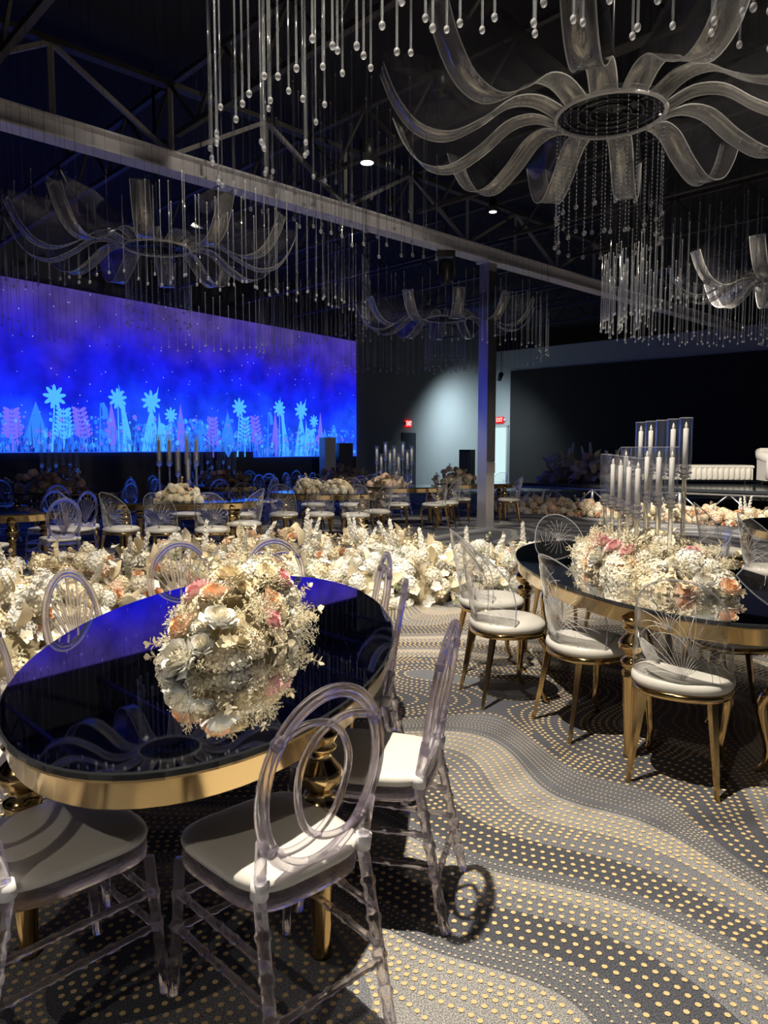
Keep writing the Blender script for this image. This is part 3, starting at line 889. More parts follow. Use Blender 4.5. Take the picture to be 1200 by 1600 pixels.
def chair_a_proto(pattern):
    P = []
    so_ = seat_outline()
    P.append(('seat_cushion', MB().rings(so_, [(-0.012, 0.447), (0.0, 0.452), (0.004, 0.465), (0.0, 0.478), (-0.02, 0.486), (-0.07, 0.491), (-0.13, 0.493)]).mesh('seat_cushion', 'seat'), 'white padded seat'))
    P.append(('seat_frame', MB().rings(so_, [(-0.03, 0.402), (0.0, 0.404), (0.002, 0.425), (0.0, 0.4465), (-0.03, 0.4468)]).mesh('seat_frame', 'acrylic'), None))
    FL = []; BL = []
    for s in (-1, 1):
        p, r = knots((s * 0.178, 0.172, 0.403), (s * 0.188, 0.205, 0.0), 0.0155, (0.25, 0.48, 0.75))
        P.append(('leg', MB().tube(p, r, 8).mesh('leg', 'acrylic'), None))
        p, r = knots((s * 0.160, -0.182, 0.47), (s * 0.178, -0.275, 0.0), 0.0165, (0.22, 0.42, 0.62, 0.82))
        P.append(('leg', MB().tube(p, r, 8).mesh('leg', 'acrylic'), None))
        P.append(('collar', MB().tube([(s * 0.1605, -0.184, 0.455), (s * 0.1605, -0.190, 0.492)], 0.0225, 12).mesh('collar', 'collar'), 'white plastic collar'))
        P.append(('post', MB().tube([bk(s * 0.161, 0.49), bk(s * 0.163, 0.54), bk(s * 0.168, 0.60)], [0.0155, 0.015, 0.013], 8).mesh('post', 'acrylic'), None))
        def fl(z, s=s): k = (0.403 - z) / 0.403; return V((s * (0.178 + 0.01 * k), 0.172 + 0.033 * k, z))
        def bl(z, s=s): k = (0.47 - z) / 0.47; return V((s * (0.160 + 0.018 * k), -0.182 - 0.093 * k, z))
        for z in (0.305, 0.205):
            p, r = knots(fl(z), bl(z), 0.0105, (0.1, 0.32, 0.5, 0.68, 0.9))
            P.append(('stretcher', MB().tube(p, r, 6).mesh('stretcher', 'acrylic'), None))
        FL.append(fl); BL.append(bl)
    for z, fn in ((0.30, FL), (0.20, FL), (0.165, BL)):
        p, r = knots(fn[0](z), fn[1](z), 0.0105, (0.1, 0.32, 0.5, 0.68, 0.9))
        P.append(('stretcher', MB().tube(p, r, 6).mesh('stretcher', 'acrylic'), None))
    # oval frame: two ridges side by side
    CZ, A, B = 0.705, 0.182, 0.232
    fr = MB()
    for off, rr in ((0.0, 0.0125), (-0.016, 0.0095)):
        fr.tube([bk((A + off) * math.cos(t), CZ + (B + off) * math.sin(t)) for t in [2 * PI * k / 44 for k in range(44)]], rr, 8, True)
    P.append(('back_frame', fr.mesh('back_frame', 'acrylic'), None))
    pt = MB()
    if pattern == 'loops':
        for s in (-1, 1):
            pts = [(-0.150 * s, 0.835), (-0.06 * s, 0.862), (0.025 * s, 0.835), (0.072 * s, 0.765), (0.078 * s, 0.690), (0.050 * s, 0.600), (-0.01 * s, 0.548), (-0.080 * s, 0.537), (-0.137 * s, 0.560)]
            pt.tube(cat_rom([bk(x, z, 0.004 * s) for x, z in pts], 5), 0.0098, 8)
            pt.ball(bk(-0.148 * s, 0.836), 0.017, 8, 5); pt.ball(bk(-0.137 * s, 0.561), 0.017, 8, 5)
        P.append(('back_loops', pt.mesh('back_loops', 'acrylic'), 'two interlaced clear loops'))
    else:
        for k in range(7):
            a = math.radians(90 + (k - 3) * 25)
            ex, ez = 0.158 * math.cos(a), CZ + 0.205 * math.sin(a)
            mx_, mz_ = 0.075 * math.cos(a), 0.60 + 0.05 * math.sin(a)
            pt.tube(bez(bk(0.012 * math.cos(a), 0.535), bk(mx_ * 0.5, 0.62), bk(ex, ez), 8), 0.0062, 6)
            if k < 6:
                a2 = math.radians(90 + (k - 2.5) * 25)
                ex2, ez2 = 0.128 * math.cos(a2), CZ - 0.01 + 0.165 * math.sin(a2)
                pt.tube(bez(bk(0.012 * math.cos(a2), 0.535), bk(0.03 * math.cos(a2), 0.62), bk(ex2, ez2), 8), 0.0048, 6)
        for s in (-1, 1):
            pt.tube(bez(bk(0, 0.54), bk(s * 0.07, 0.50), bk(s * 0.125, 0.56), 6), 0.007, 6)
        pt.ball(bk(0, 0.535), 0.02, 8, 5)
        P.append(('back_fan', pt.mesh('back_fan', 'acrylic'), 'clear ribs fanning out like a peacock tail'))
    return P

def sheet_pt(th, v, off=0.0):   # clear wrap-around back of the gold-legged chair
    r = 0.212 + off - 0.02 * v
    return V((r * math.sin(th), -r * math.cos(th) * (0.96 + 0.10 * v) - 0.085 * v, 0.475 + 0.475 * v))
def th_max(v):
    return math.radians(78) * math.sqrt(max(0.0, 1 - v ** 2.6)) * (1 + 0.16 * math.sin(PI * min(v, 1)) )

def chair_b_proto():
    P = []
    def so_(o):
        n = 40; pts = []
        for k in range(n):
            t = 2 * PI * k / n; c, s = math.cos(t), math.sin(t); p = 2 / 2.35
            pts.append((math.copysign(abs(c) ** p, c) * (0.218 + o), math.copysign(abs(s) ** p, s) * (0.215 + o)))
        return pts
    P.append(('seat_cushion', MB().rings(so_, [(-0.02, 0.432), (-0.004, 0.436), (0.004, 0.452), (0.0, 0.474), (-0.02, 0.488), (-0.07, 0.498), (-0.13, 0.502)]).mesh('seat_cushion', 'seat'), 'white padded round seat'))
    P.append(('seat_ring', MB().rings(so_, [(-0.03, 0.402), (-0.002, 0.402), (0.0, 0.405), (0.0, 0.430), (-0.004, 0.4325), (-0.03, 0.4325)]).mesh('seat_ring', 'gold'), 'polished gold seat ring'))
    for s in (-1, 1):
        P.append(('leg', MB().tube([(s * 0.145, -0.150, 0.403), (s * 0.185, -0.225, 0.0)], [0.023, 0.011], 4, smooth=False).mesh('leg', 'gold'), None))
        P.append(('leg', MB().tube(cat_rom([(s * 0.150, 0.145, 0.403), (s * 0.178, 0.178, 0.33), (s * 0.172, 0.170, 0.22), (s * 0.158, 0.155, 0.11), (s * 0.168, 0.175, 0.03), (s * 0.180, 0.198, 0.006)], 3), [0.026, 0.027, 0.027, 0.026, 0.025, 0.023, 0.021, 0.019, 0.018, 0.016, 0.015, 0.014, 0.014, 0.014, 0.014, 0.010][:16], 6).mesh('leg', 'gold'), None))
    nv, nu = 14, 16
    VV = [0.999 * (1 - (1 - i / nv) ** 1.6) for i in range(nv + 1)]
    sh = MB(); vs = []
    for off in (0.0, 0.005):
        for v in VV:
            tm = th_max(v)
            for k in range(nu + 1):
                vs.append(sheet_pt(tm * (2 * k / nu - 1), v, off))
    W = nu + 1; S = W * (nv + 1); fs = []
    for i in range(nv):
        for k in range(nu):
            q = (i * W + k, i * W + k + 1, (i + 1) * W + k + 1, (i + 1) * W + k)
            fs.append(q[::-1]); fs.append(tuple(S + z for z in q))
    sh.add(vs, fs)
    P.append(('clear_back', sh.mesh('clear_back', 'sheet'), 'clear acrylic wrap-around back'))
    edge = [sheet_pt(-th_max(v), v, 0.0025) for v in VV] + [sheet_pt(th_max(v), v, 0.0025) for v in VV[::-1][1:]]
    low = [sheet_pt(math.radians(-78 + 156 * k / 12), 0.0, 0.0025) for k in range(13)]
    P.append(('back_rim', MB().tube(edge, 0.0042, 6).tube(low, 0.003, 5).mesh('back_rim', 'sheet_rim'), 'bright polished edge'))
    et = MB(); R = random.Random(9)
    def curve(pts): et.tube([sheet_pt(a, v, 0.0062) for a, v in pts], 0.0010, 3)
    def fan(a0, v0, ang, l, n, spread, bend):
        for k in range(n):
            q = ang + spread * (k / (n - 1) - 0.5)
            pts = []
            for i in range(8):
                t = i / 7; qq = q + bend * t * (k / (n - 1) - 0.5) * 2
                a = a0 + l * t * math.cos(qq) * 1.9; v = v0 + l * t * math.sin(qq)
                v = min(max(v, 0.02), 0.95)
                tm = th_max(v) * 0.96
                pts.append((max(-tm, min(tm, a)), v))
            curve(pts)
    fan(0.15, 0.05, 1.75, 0.62, 16, 1.5, 1.0)
    fan(0.25, 0.30, 0.9, 0.45, 12, 1.5, 1.2)
    fan(-0.3, 0.18, 2.6, 0.42, 12, 1.6, -0.9)
    fan(-0.1, 0.5, 2.0, 0.40, 10, 1.1, 0.8)
    P.append(('etched_leaf', et.mesh('etched_leaf', 'etch'), 'fine white leaf lines etched on the back'))
    return P

PROTO = {'loops': chair_a_proto('loops'), 'fan': chair_a_proto('fan'), 'gold': chair_b_proto()}
NAMES = {'loops': 'acrylic_chair', 'fan': 'acrylic_chair', 'gold': 'ghost_chair'}
def chair(kind, x, y, deg, label, group=None):
    t = thing(NAMES[kind], label, 'chair', (x, y, 0), math.radians(deg), group)
    for nm, me, lab in PROTO[kind]:
        part(nm, me, t, label=lab)
    return t

# near mirrored table
NT = (-0.62, 2.93)
table('large oval black mirrored table with gold apron in the foreground', NT, PI / 2, 1.31, 0.66)
G = 'clear acrylic chairs round the near table'
chair('loops', -0.30, 1.88, 43, 'clear acrylic chair with two interlaced loops in its back, nearest the camera', G)
chair('loops', -0.88, 1.88, -41, 'clear acrylic chair cut off at the lower left corner, white seat towards the table', G)
chair('loops', -0.03, 2.40, 75, 'clear acrylic chair seen side-on, right of the near table, closest of three', G)
chair('fan', -0.17, 3.10, 86, 'clear acrylic chair on the right of the near table, middle of three', G)
chair('loops', -0.24, 3.86, 100, 'clear acrylic chair on the right of the near table, farthest of three', G)
chair('loops', -0.66, 4.25, 184, 'clear acrylic chair behind the pink rose centrepiece at the far end', G)
chair('fan', -1.13, 4.12, 200, 'clear acrylic chair with fan ribs at the far left end of the near table', G)
chair('fan', -1.20, 3.25, -105, 'clear acrylic fan-back chair on the left of the near table against the flowers', G)
chair('loops', -1.12, 2.45, -85, 'clear acrylic chair half cut by the left edge beside the near table', G)

# right mirrored table
RT = (1.55, 4.45); RTA = math.radians(95)
table('oval black mirrored table with candles and flowers at right', RT, RTA, 1.42, 0.66)
G = 'clear gold-legged chairs round the right table'
chair('gold', 1.37, 3.30, -30, 'clear-backed gold chair at the near end of the right table, etched leaves in full view', G)
chair('gold', 1.10, 3.87, -72, 'clear-backed gold chair left of the right table, nearest of three', G)
chair('gold', 0.74, 4.35, -76, 'clear-backed gold chair left of the right table, middle of three', G)
chair('gold', 0.74, 5.00, -85, 'clear-backed gold chair left of the right table, farthest of three', G)
chair('gold', 1.42, 5.82, 180, 'clear-backed gold chair at the far end of the right table', G)
chair('gold', 2.05, 4.95, 92, 'clear-backed gold chair behind the flowers on the right side of the right table', G)
chair('gold', 1.95, 4.05, 88, 'shaded gold chair seen through the near etched chair, right side of the right table', G)
chair('gold', 1.98, 3.22, 28, 'gold chair cut by the right edge at the near end of the right table', G)

table('oval black mirrored table cut off at the right edge behind', (4.15, 6.75), PI / 2, 1.1, 0.66)
chair('gold', 3.42, 7.35, -110, 'clear-backed gold chair at the far right table, farther of two')
chair('gold', 3.32, 6.25, -90, 'clear-backed gold chair at the far right table, nearer of two')

# middle distance
table('oval mirrored table with five tall candles in the middle left', (-2.85, 10.45), math.radians(6), 1.07, 0.62)
G = 'gold chairs round the five-candle table'
chair('gold', -3.38, 9.42, -25, 'gold chair with clear back in front of the five-candle table, leftmost of the row', G)
chair('gold', -2.83, 9.35, -3, 'gold chair with clear back in front of the five-candle table, centre of the row', G)
chair('gold', -2.20, 9.38, 4, 'gold chair with clear back in front of the five-candle table, third of the row', G)
chair('gold', -1.92, 10.10, 72, 'gold chair side-on at the right end of the five-candle table', G)
chair('gold', -4.02, 9.75, -65, 'gold chair side-on at the left end of the five-candle table', G)
chair('gold', -2.25, 11.45, 175, 'gold chair behind the right half of the five-candle table', G)
chair('gold', -3.1, 11.50, 182, 'gold chair behind the left half of the five-candle table', G)

table('oval mirrored table with two cream flower mounds in the middle', (-1.0, 12.45), 0, 0.95, 0.6)
G = 'gold chairs round the middle table'
chair('gold', -1.58, 11.55, -4, 'gold chair in front of the middle table, leftmost of the row', G)
chair('gold', -1.00, 11.52, 2, 'gold chair in front of the middle table, second of the row', G)
chair('gold', -0.44, 11.40, 8, 'gold chair in front of the middle table, third of the row', G)
chair('gold', -0.12, 12.0, 62, 'gold chair at the right end of the middle table', G)
chair('gold', -1.3, 13.45, 180, 'gold chair behind the middle table, left one', G)
chair('gold', -0.6, 13.45, 180, 'gold chair behind the middle table, right one', G)

table('oval mirrored table with a cluster of glass candle tubes left of the column', (0.45, 14.35), math.radians(8), 0.8, 0.58)
G = 'gold chairs at the table left of the column'
chair('gold', 0.25, 13.55, 0, 'gold chair left of the column facing away, straight back', G)
chair('gold', 0.93, 13.55, 32, 'gold chair left of the column turned towards the table', G)
chair('gold', 1.2, 14.0, 70, 'gold chair side-on between that table and the column', G)
chair('gold', -0.2, 15.2, 190, 'gold chair behind the candle tubes left of the column', G)
table('oval mirrored table with dusky flowers behind the column', (1.95, 15.7), 0, 0.85, 0.58)
chair('gold', 1.55, 14.95, -5, 'gold chair just left of the column at the table behind it')
chair('gold', 2.52, 14.85, 78, 'gold chair side-on just right of the column')
chair('gold', 2.5, 16.4, 140, 'gold chair at the back of the table behind the column')

table('oval mirrored table cut off at the left edge in the middle distance', (-4.85, 8.65), 0, 0.98, 0.6)
G = 'acrylic chairs round the left edge table'
chair('fan', -3.72, 8.38, 38, 'clear acrylic peacock-back chair in front of the left edge table', G)
chair('loops', -4.22, 7.72, 2, 'clear acrylic chair at the left edge, only its seat corner in view', G)
chair('fan', -4.35, 9.45, 180, 'clear acrylic chair behind the left edge table, left one', G)
chair('fan', -3.95, 9.30, 155, 'clear acrylic chair behind the left edge table, right one', G)

G = 'acrylic chairs round the far blue-lit tables'
FAR = [((-5.45, 12.5), 0.1, 'far oval table at left with dusky flowers in blue light'), ((-3.45, 14.7), 0.0, 'far oval table behind the five candles in blue light'),
       ((-0.9, 16.3), 0.0, 'far oval table in front of the lectern in blue light'), ((-3.0, 17.6), 0.3, 'farthest oval table beneath the screen in blue light')]
SPOTS = ['at the rear right end of', 'behind the right half of', 'behind the left half of', 'at the rear left end of', 'at the front left end of', 'before the left half of', 'before the right half of', 'at the front right end of']
SHORT = ['the far left table', 'the far table behind the candles', 'the far table before the lectern', 'the farthest table below the screen']
for ((fx, fy), fa, lab), short in zip(FAR, SHORT):
    table(lab, (fx, fy), fa, 0.95, 0.6)
    for k in range(8):
        a = 2 * PI * (k + 0.35) / 8
        x = fx + 1.28 * math.cos(a); y = fy + 1.0 * math.sin(a)
        chair('fan' if k % 2 else 'loops', x, y, math.degrees(math.atan2(-(fx - x), fy - y)), 'clear acrylic chair ' + SPOTS[k] + ' ' + short, G)

# ------------------------------------------------------------------ candelabra
def candelabra(label, loc, rz, arms, cyl_h=0.30, cyl_r=0.034, base=(0.3, 0.5)):
    t = thing('candelabra', label, 'candelabra', loc, rz)
    b = MB().rings(rrect(base[0], base[1], 0, 0, min(base) * 0.45, 6), [(-0.01, 0.0), (0.0, 0.003), (0.0, 0.012), (-0.01, 0.016)])
    part('mirror_base', b.mesh('mirror_base', 'stem_glass'), t)
    cyl = MB().lathe([(cyl_r, 0.0), (cyl_r, cyl_h)], 20); cyl.f = cyl.f[:-2]; cyl.m = cyl.m[:-2]; cyl.s = cyl.s[:-2]
    inner = MB().lathe([(cyl_r - 0.0025, 0.0), (cyl_r - 0.0025, cyl_h)], 20); inner.f = [f[::-1] for f in inner.f[:-2]]; inner.m = inner.m[:-2]; inner.s = inner.s[:-2]
    cyl.merge(inner)
    cyl.tube([(cyl_r * math.cos(2 * PI * k / 24), cyl_r * math.sin(2 * PI * k / 24), cyl_h) for k in range(24)], 0.0016, 5, True, 1)
    cm = cyl.mesh('glass_cylinder', 'candle_glass', 'sheet_rim')
    cup = MB().lathe([(0.012, -0.035), (0.026, -0.028), (0.030, -0.02), (0.020, -0.012), (cyl_r + 0.004, -0.004), (cyl_r + 0.004, 0.003), (0.018, 0.006), (0.026, 0.02), (0.028, 0.034), (0.018, 0.045)], 16).mesh('cup', 'stem_glass')
    wr = 0.0145 if cyl_h < 0.32 else 0.021
    can = MB().lathe([(wr, 0.046), (wr, cyl_h * 0.80), (wr * 0.8, cyl_h * 0.81), (0.004, cyl_h * 0.815)], 12).mesh('candle', 'wax')
    bul = MB().lathe([(0.003, cyl_h * 0.81), (0.0085, cyl_h * 0.84), (0.008, cyl_h * 0.87), (0.003, cyl_h * 0.91), (0.001, cyl_h * 0.93)], 8).mesh('flame_bulb', 'bulb')
    for (x, y, top, has) in arms:
        z = top - cyl_h
        s = part('stem', MB().lathe([(0.020, 0.012), (0.013, 0.02), (0.0125, z * 0.5), (0.0125, z - 0.035)], 10).mesh('stem', 'stem_glass'), t, (x, y, 0))
        part('cup', cup, s, (0, 0, z)); part('glass_cylinder', cm, s, (0, 0, z))
        if has:
            part('candle', can, s, (0, 0, z)); part('flame_bulb', bul, s, (0, 0, z))
    return t

arms = []
for k in range(5):
    arms.append((-0.115 - 0.01 * k, 0.36 - 0.18 * k, 0.70 - 0.004 * k, k != 0))
    arms.append((0.0, 0.32 - 0.19 * k, 0.745, k not in (1,)))
    arms.append((0.105, 0.36 - 0.178 * k, 0.905, k != 2))
candelabra('cluster of glass candle cylinders on the right table', (1.555, 4.42, 0.76), 0, arms, 0.30, 0.034, (0.36, 0.95))
candelabra('five tall glass candle tubes on the middle left table', (-2.92, 10.5, 0.76), 0,
           [(-0.28, 0, 0.93, 1), (-0.14, 0.02, 0.93, 1), (0.0, -0.05, 0.78, 1), (0.11, 0.03, 0.95, 1), (0.25, 0, 0.93, 1), (0.15, -0.08, 0.66, 1)], 0.42, 0.04, (0.7, 0.3))
RR = random.Random(21)
candelabra('cluster of glass candle tubes on the table left of the column', (0.2, 14.4, 0.76), 0,
           [(-0.34 + 0.085 * k, RR.uniform(-0.1, 0.1), (0.78, 0.62, 0.86, 0.7)[k % 4], 1) for k in range(9)], 0.34, 0.034, (0.8, 0.3))
candelabra('dim glass candle tubes on the far left table', (-5.5, 12.5, 0.76), 0, [(-0.3 + 0.12 * k, 0, 0.8 - 0.08 * (k % 2), 0) for k in range(6)], 0.36, 0.034, (0.8, 0.3))
candelabra('dim glass candle tubes on the far table behind the five candles', (-3.4, 14.7, 0.76), 0, [(-0.45 + 0.11 * k, RR.uniform(-0.1, 0.1), 0.85 - 0.1 * (k % 3), 0) for k in range(9)], 0.4, 0.034, (1.1, 0.3))

# ------------------------------------------------------------------ flowers
def petal_grid(mb, base_r, length, width, open_ang, curl, az, z0, m, nr=3, nc=2):
    """one cupped petal leaving the axis at azimuth az; open_ang 0 = upright, 90 = flat"""
    ca, sa = math.cos(az), math.sin(az)
    vs = []
    for i in range(nr + 1):
        t = i / nr
        ang = math.radians(open_ang + curl * t)
        r = base_r + length * t * math.sin(math.radians(open_ang + curl * t * 0.5))
        z = z0 + length * t * math.cos(math.radians(open_ang + curl * t * 0.5))
        w = width * math.sin(PI * (0.22 + 0.62 * t)) 
        for j in range(nc + 1):
            q = (j / nc - 0.5) * 2
            y = w * q * 0.5
            rr = r - abs(q) * w * 0.18
            vs.append((rr * ca - y * sa, rr * sa + y * ca, z - 0.0 * abs(q)))
    fs = []
    W = nc + 1
    for i in range(nr):
        for j in range(nc):
            fs.append((i * W + j, i * W + j + 1, (i + 1) * W + j + 1, (i + 1) * W + j))
    mb.add(vs, fs, m)

def rose(R, mats, r=0.05):
    """overlapping cupped petals in whorls that open outwards"""
    b = MB(); R = random.Random(R)
    for n, Rr, Z, over, m in ((3, 0.17, 0.66, 1.1, 1), (4, 0.30, 0.66, 1.0, 1), (5, 0.47, 0.60, 0.9, 1), (5, 0.66, 0.48, 0.85, 0), (6, 0.85, 0.32, 0.8, 0), (6, 1.02, 0.12, 0.72, 0)):
        off = R.random() * 6
        for k in range(n):
            az = off + 2 * PI * k / n + R.uniform(-0.12, 0.12)
            half = 2 * PI / n * over
            rr = Rr * R.uniform(0.93, 1.07); zz = Z * R.uniform(0.92, 1.08)
            vs = []; nr, nc = 4, 4
            for i in range(nr + 1):
                t = i / nr
                # profile: out from the heart, up, and a lip rolled outwards
                pr = 0.10 * (1 - t) ** 2 + 2 * t * (1 - t) * rr * 1.02 + t * t * rr
                pz = -0.30 * (1 - t) ** 2 + 2 * t * (1 - t) * (zz * 0.35 - 0.22) + t * t * zz
                if i == nr: pr += 0.07 + 0.05 * Rr; pz -= 0.02
                ww = half * (0.35 + 0.65 * math.sin(PI * (0.15 + 0.55 * t)))
                for j in range(nc + 1):
                    q = 2 * j / nc - 1
                    a = az + q * ww * 0.5
                    dz = -0.10 * q * q * t * (0.6 + Rr)
                    vs.append((pr * r * math.cos(a) * (1 + 0.04 * q), pr * r * math.sin(a) * (1 + 0.04 * q), (pz + dz) * r))
            W = nc + 1
            b.add(vs, [(x * W + y, x * W + y + 1, (x + 1) * W + y + 1, (x + 1) * W + y) for x in range(nr) for y in range(nc)], m)
    b.lathe([(0.05 * r, -0.55 * r), (0.30 * r, -0.3 * r), (0.12 * r, 0.3 * r), (0.05 * r, 0.6 * r)], 6, (0, 0, 0), 1)
    return b.mesh('rose', *mats)

def floret(b, c, n, r, R, m, petals=4):
    n = V(n).normalized()
    q = n.to_track_quat('Z', 'Y')
    a0 = R.random() * 6
    c = V(c)
    for k in range(petals):
        a = a0 + 2 * PI * k / petals
        d = q @ V((math.cos(a), math.sin(a), 0.25)); e = q @ V((-math.sin(a), math.cos(a), 0.0))
        b.add([c, c + d * r * 0.55 + e * r * 0.38, c + d * r, c + d * r * 0.55 - e * r * 0.38], [(0, 1, 2, 3)], m)

def hydrangea(seed, mat, r=0.065, n=46):
    b = MB(); R = random.Random(seed)
    for i in range(n):
        z = 1 - 1.55 * (i + 0.5) / n; a = i * 2.39996
        s = math.sqrt(max(0, 1 - z * z)); d = V((s * math.cos(a), s * math.sin(a), z))
        floret(b, d * r * R.uniform(0.85, 1.08), d, r * 0.36, R, 0)
    b.ball((0, 0, 0), r * 0.75, 8, 5, 0)
    return b.mesh('blossom_cluster', mat)

def lace(seed, mat, l=0.11):
    b = MB(); R = random.Random(seed)
    b.tube([(0, 0, -0.03), (0.004, 0, l * 0.6), (0, 0.004, l)], [0.0018, 0.0014, 0.0008], 3)
    for i in range(15):
        t = 0.15 + 0.85 * i / 15; a = i * 2.4
        p = V((0, 0, l * t)); d = V((math.cos(a), math.sin(a), 0.75)).normalized() * l * 0.42 * (1.15 - 0.7 * t)
        b.tube([p, p + d], [0.0013, 0.0008], 3)
        for k in range(3):
            q = p + d * (0.5 + 0.25 * k) + V((R.uniform(-1, 1), R.uniform(-1, 1), R.uniform(0, 1))) * 0.006
            b.octa(q, 0.0042 - 0.0006 * k)
    return b.mesh('lace_sprig', mat)

def leaf_fan(b, c, d, up, l, w, m=0):
    c = V(c); d = V(d).normalized(); s = d.cross(V(up)).normalized(); n = s.cross(d)
    pts = [c, c + d * l * 0.3 + s * w * 0.42 + n * l * 0.05, c + d * l * 0.65 + s * w * 0.5 + n * l * 0.04, c + d * l - n * l * 0.06, c + d * l * 0.65 - s * w * 0.5 + n * l * 0.04, c + d * l * 0.3 - s * w * 0.42 + n * l * 0.05, c + d * l * 0.5 - n * l * 0.03]
    b.add(pts, [(0, 1, 6), (1, 2, 6), (2, 3, 6), (3, 4, 6), (4, 5, 6), (5, 0, 6)], m)

def coin_sprig(seed, mat, l=0.14):
    b = MB(); R = random.Random(seed)
    b.tube(bez((0, 0, -0.02), (0.01, 0, l * 0.5), (0.03, 0.01, l), 5), 0.0016, 4)
    P = bez((0, 0, -0.02), (0.01, 0, l * 0.5), (0.03, 0.01, l), 7)
    for i, p in enumerate(P[1:]):
        for s in (0, PI):
            a = i * 1.3 + s
            leaf_fan(b, p, V((math.cos(a), math.sin(a), 0.45)), (0, 0, 1), 0.030 + 0.01 * R.random(), 0.030)
    leaf_fan(b, P[-1], (0.2, 0, 1), (0, 1, 0), 0.034, 0.028)
    return b.mesh('leaf_sprig', mat)

def spike(seed, mat, l=0.3):
    b = MB(); R = random.Random(seed)
    b.tube([(0, 0, -0.1), (0, 0, l)], [0.004, 0.002], 4)
    for i in range(34):
        t = i / 34; a = i * 2.4
        r = 0.034 * (1 - 0.75 * t)
        d = V((math.cos(a), math.sin(a), 0.3))
        floret(b, V((0, 0, l * (0.05 + 0.95 * t))) + d * r * 0.6, d, 0.026 * (1 - 0.5 * t) + 0.006, R, 0, 4)
    return b.mesh('blossom_spike', mat)

def broad_leaf(seed, mat, l=0.17, w=0.075):
    b = MB(); R = random.Random(seed)
    nr = 6; vs = []
    for i in range(nr + 1):
        t = i / nr
        ww = w * math.sin(PI * min(1, 0.06 + 0.94 * t) ** 0.8) * 0.5 + 0.001
        y = l * t; z = 0.035 * math.sin(t * 2.2)
        vs += [(-ww, y, z + ww * 0.35), (0, y, z), (ww, y, z + ww * 0.35)]
    fs = []
    for i in range(nr):
        for j in range(2):
            fs.append((i * 3 + j, i * 3 + j + 1, (i + 1) * 3 + j + 1, (i + 1) * 3 + j))
    b.add(vs, fs)
    rot = MB(); rot.merge(b, Matrix.Rotation(math.radians(62), 4, 'X'))
    return rot.mesh('broad_leaf', mat)

def orchid(seed, mat, r=0.05):
    b = MB(); R = random.Random(seed)
    for k in range(5):
        a = 2 * PI * k / 5 + R.uniform(-0.15, 0.15)
        leaf_fan(b, (0, 0, 0), V((math.cos(a), math.sin(a), 0.45 + R.uniform(-0.2, 0.2))), (0, 0, 1), r * R.uniform(0.9, 1.1), r * (1.05 if k % 2 else 0.7))
    b.octa((0, 0, 0.008), 0.009)
    return b.mesh('orchid', mat)

FM = {}
for nm, mats in (('pink', ('pink', 'pink_deep')), ('cream', ('cream', 'cream')), ('white', ('white', 'ivory')), ('peach', ('blush', 'peach')), ('blush', ('ivory', 'blush')), ('dusk', ('brown', 'brown'))):
    FM['rose_' + nm] = ('rose', [rose(k * 7 + 1, mats) for k in range(2)])
for nm, mat in (('white', 'white'), ('ivory', 'ivory'), ('cream', 'cream'), ('blush', 'blush'), ('dusk', 'brown')):
    FM['hyd_' + nm] = ('blossom_cluster', [hydrangea(k + 3, mat) for k in range(2)])
FM['orchid'] = ('orchid', [orchid(1, 'white'), orchid(2, 'ivory'), orchid(3, 'cream')])
FM['lace'] = ('lace_sprig', [lace(k, 'lace') for k in range(2)])
FM['coin'] = ('leaf_sprig', [coin_sprig(k, 'dryleaf') for k in range(2)])
FM['coin_cream'] = ('leaf_sprig', [coin_sprig(k + 5, 'cream') for k in range(2)])
FM['sage'] = ('leaf_sprig', [coin_sprig(k + 9, 'sage') for k in range(1)])
FM['spike'] = ('blossom_spike', [spike(k, 'white') for k in range(2)])
FM['leaf'] = ('broad_leaf', [broad_leaf(k, 'ivory') for k in range(1)] + [broad_leaf(4, 'dryleaf')])
FM['palm'] = ('broad_leaf', [broad_leaf(7, 'cream', 0.2, 0.1)])

def mound_mesh(L, W, H, seed, mat):
    R = random.Random(seed); b = MB(); n = 18; vs = []; fs = []
    prof = [0.0, 0.2, 0.42, 0.62, 0.8, 0.93]
    for z in prof:
        s = math.sqrt(1 - z * z)
        for k in range(n):
            a = 2 * PI * k / n
            q = R.uniform(0.86, 1.05)
            vs.append((L * s * math.cos(a) * q, W * s * math.sin(a) * q, H * z))
    for i in range(len(prof) - 1):
        for k in range(n):
            l = (k + 1) % n
            fs.append((i * n + k, i * n + l, (i + 1) * n + l, (i + 1) * n + k))
    fs.append(tuple((len(prof) - 1) * n + k for k in range(n))); fs.append(tuple(range(n - 1, -1, -1)))
    b.add(vs, fs)
    return b.mesh('foliage_mound', mat)

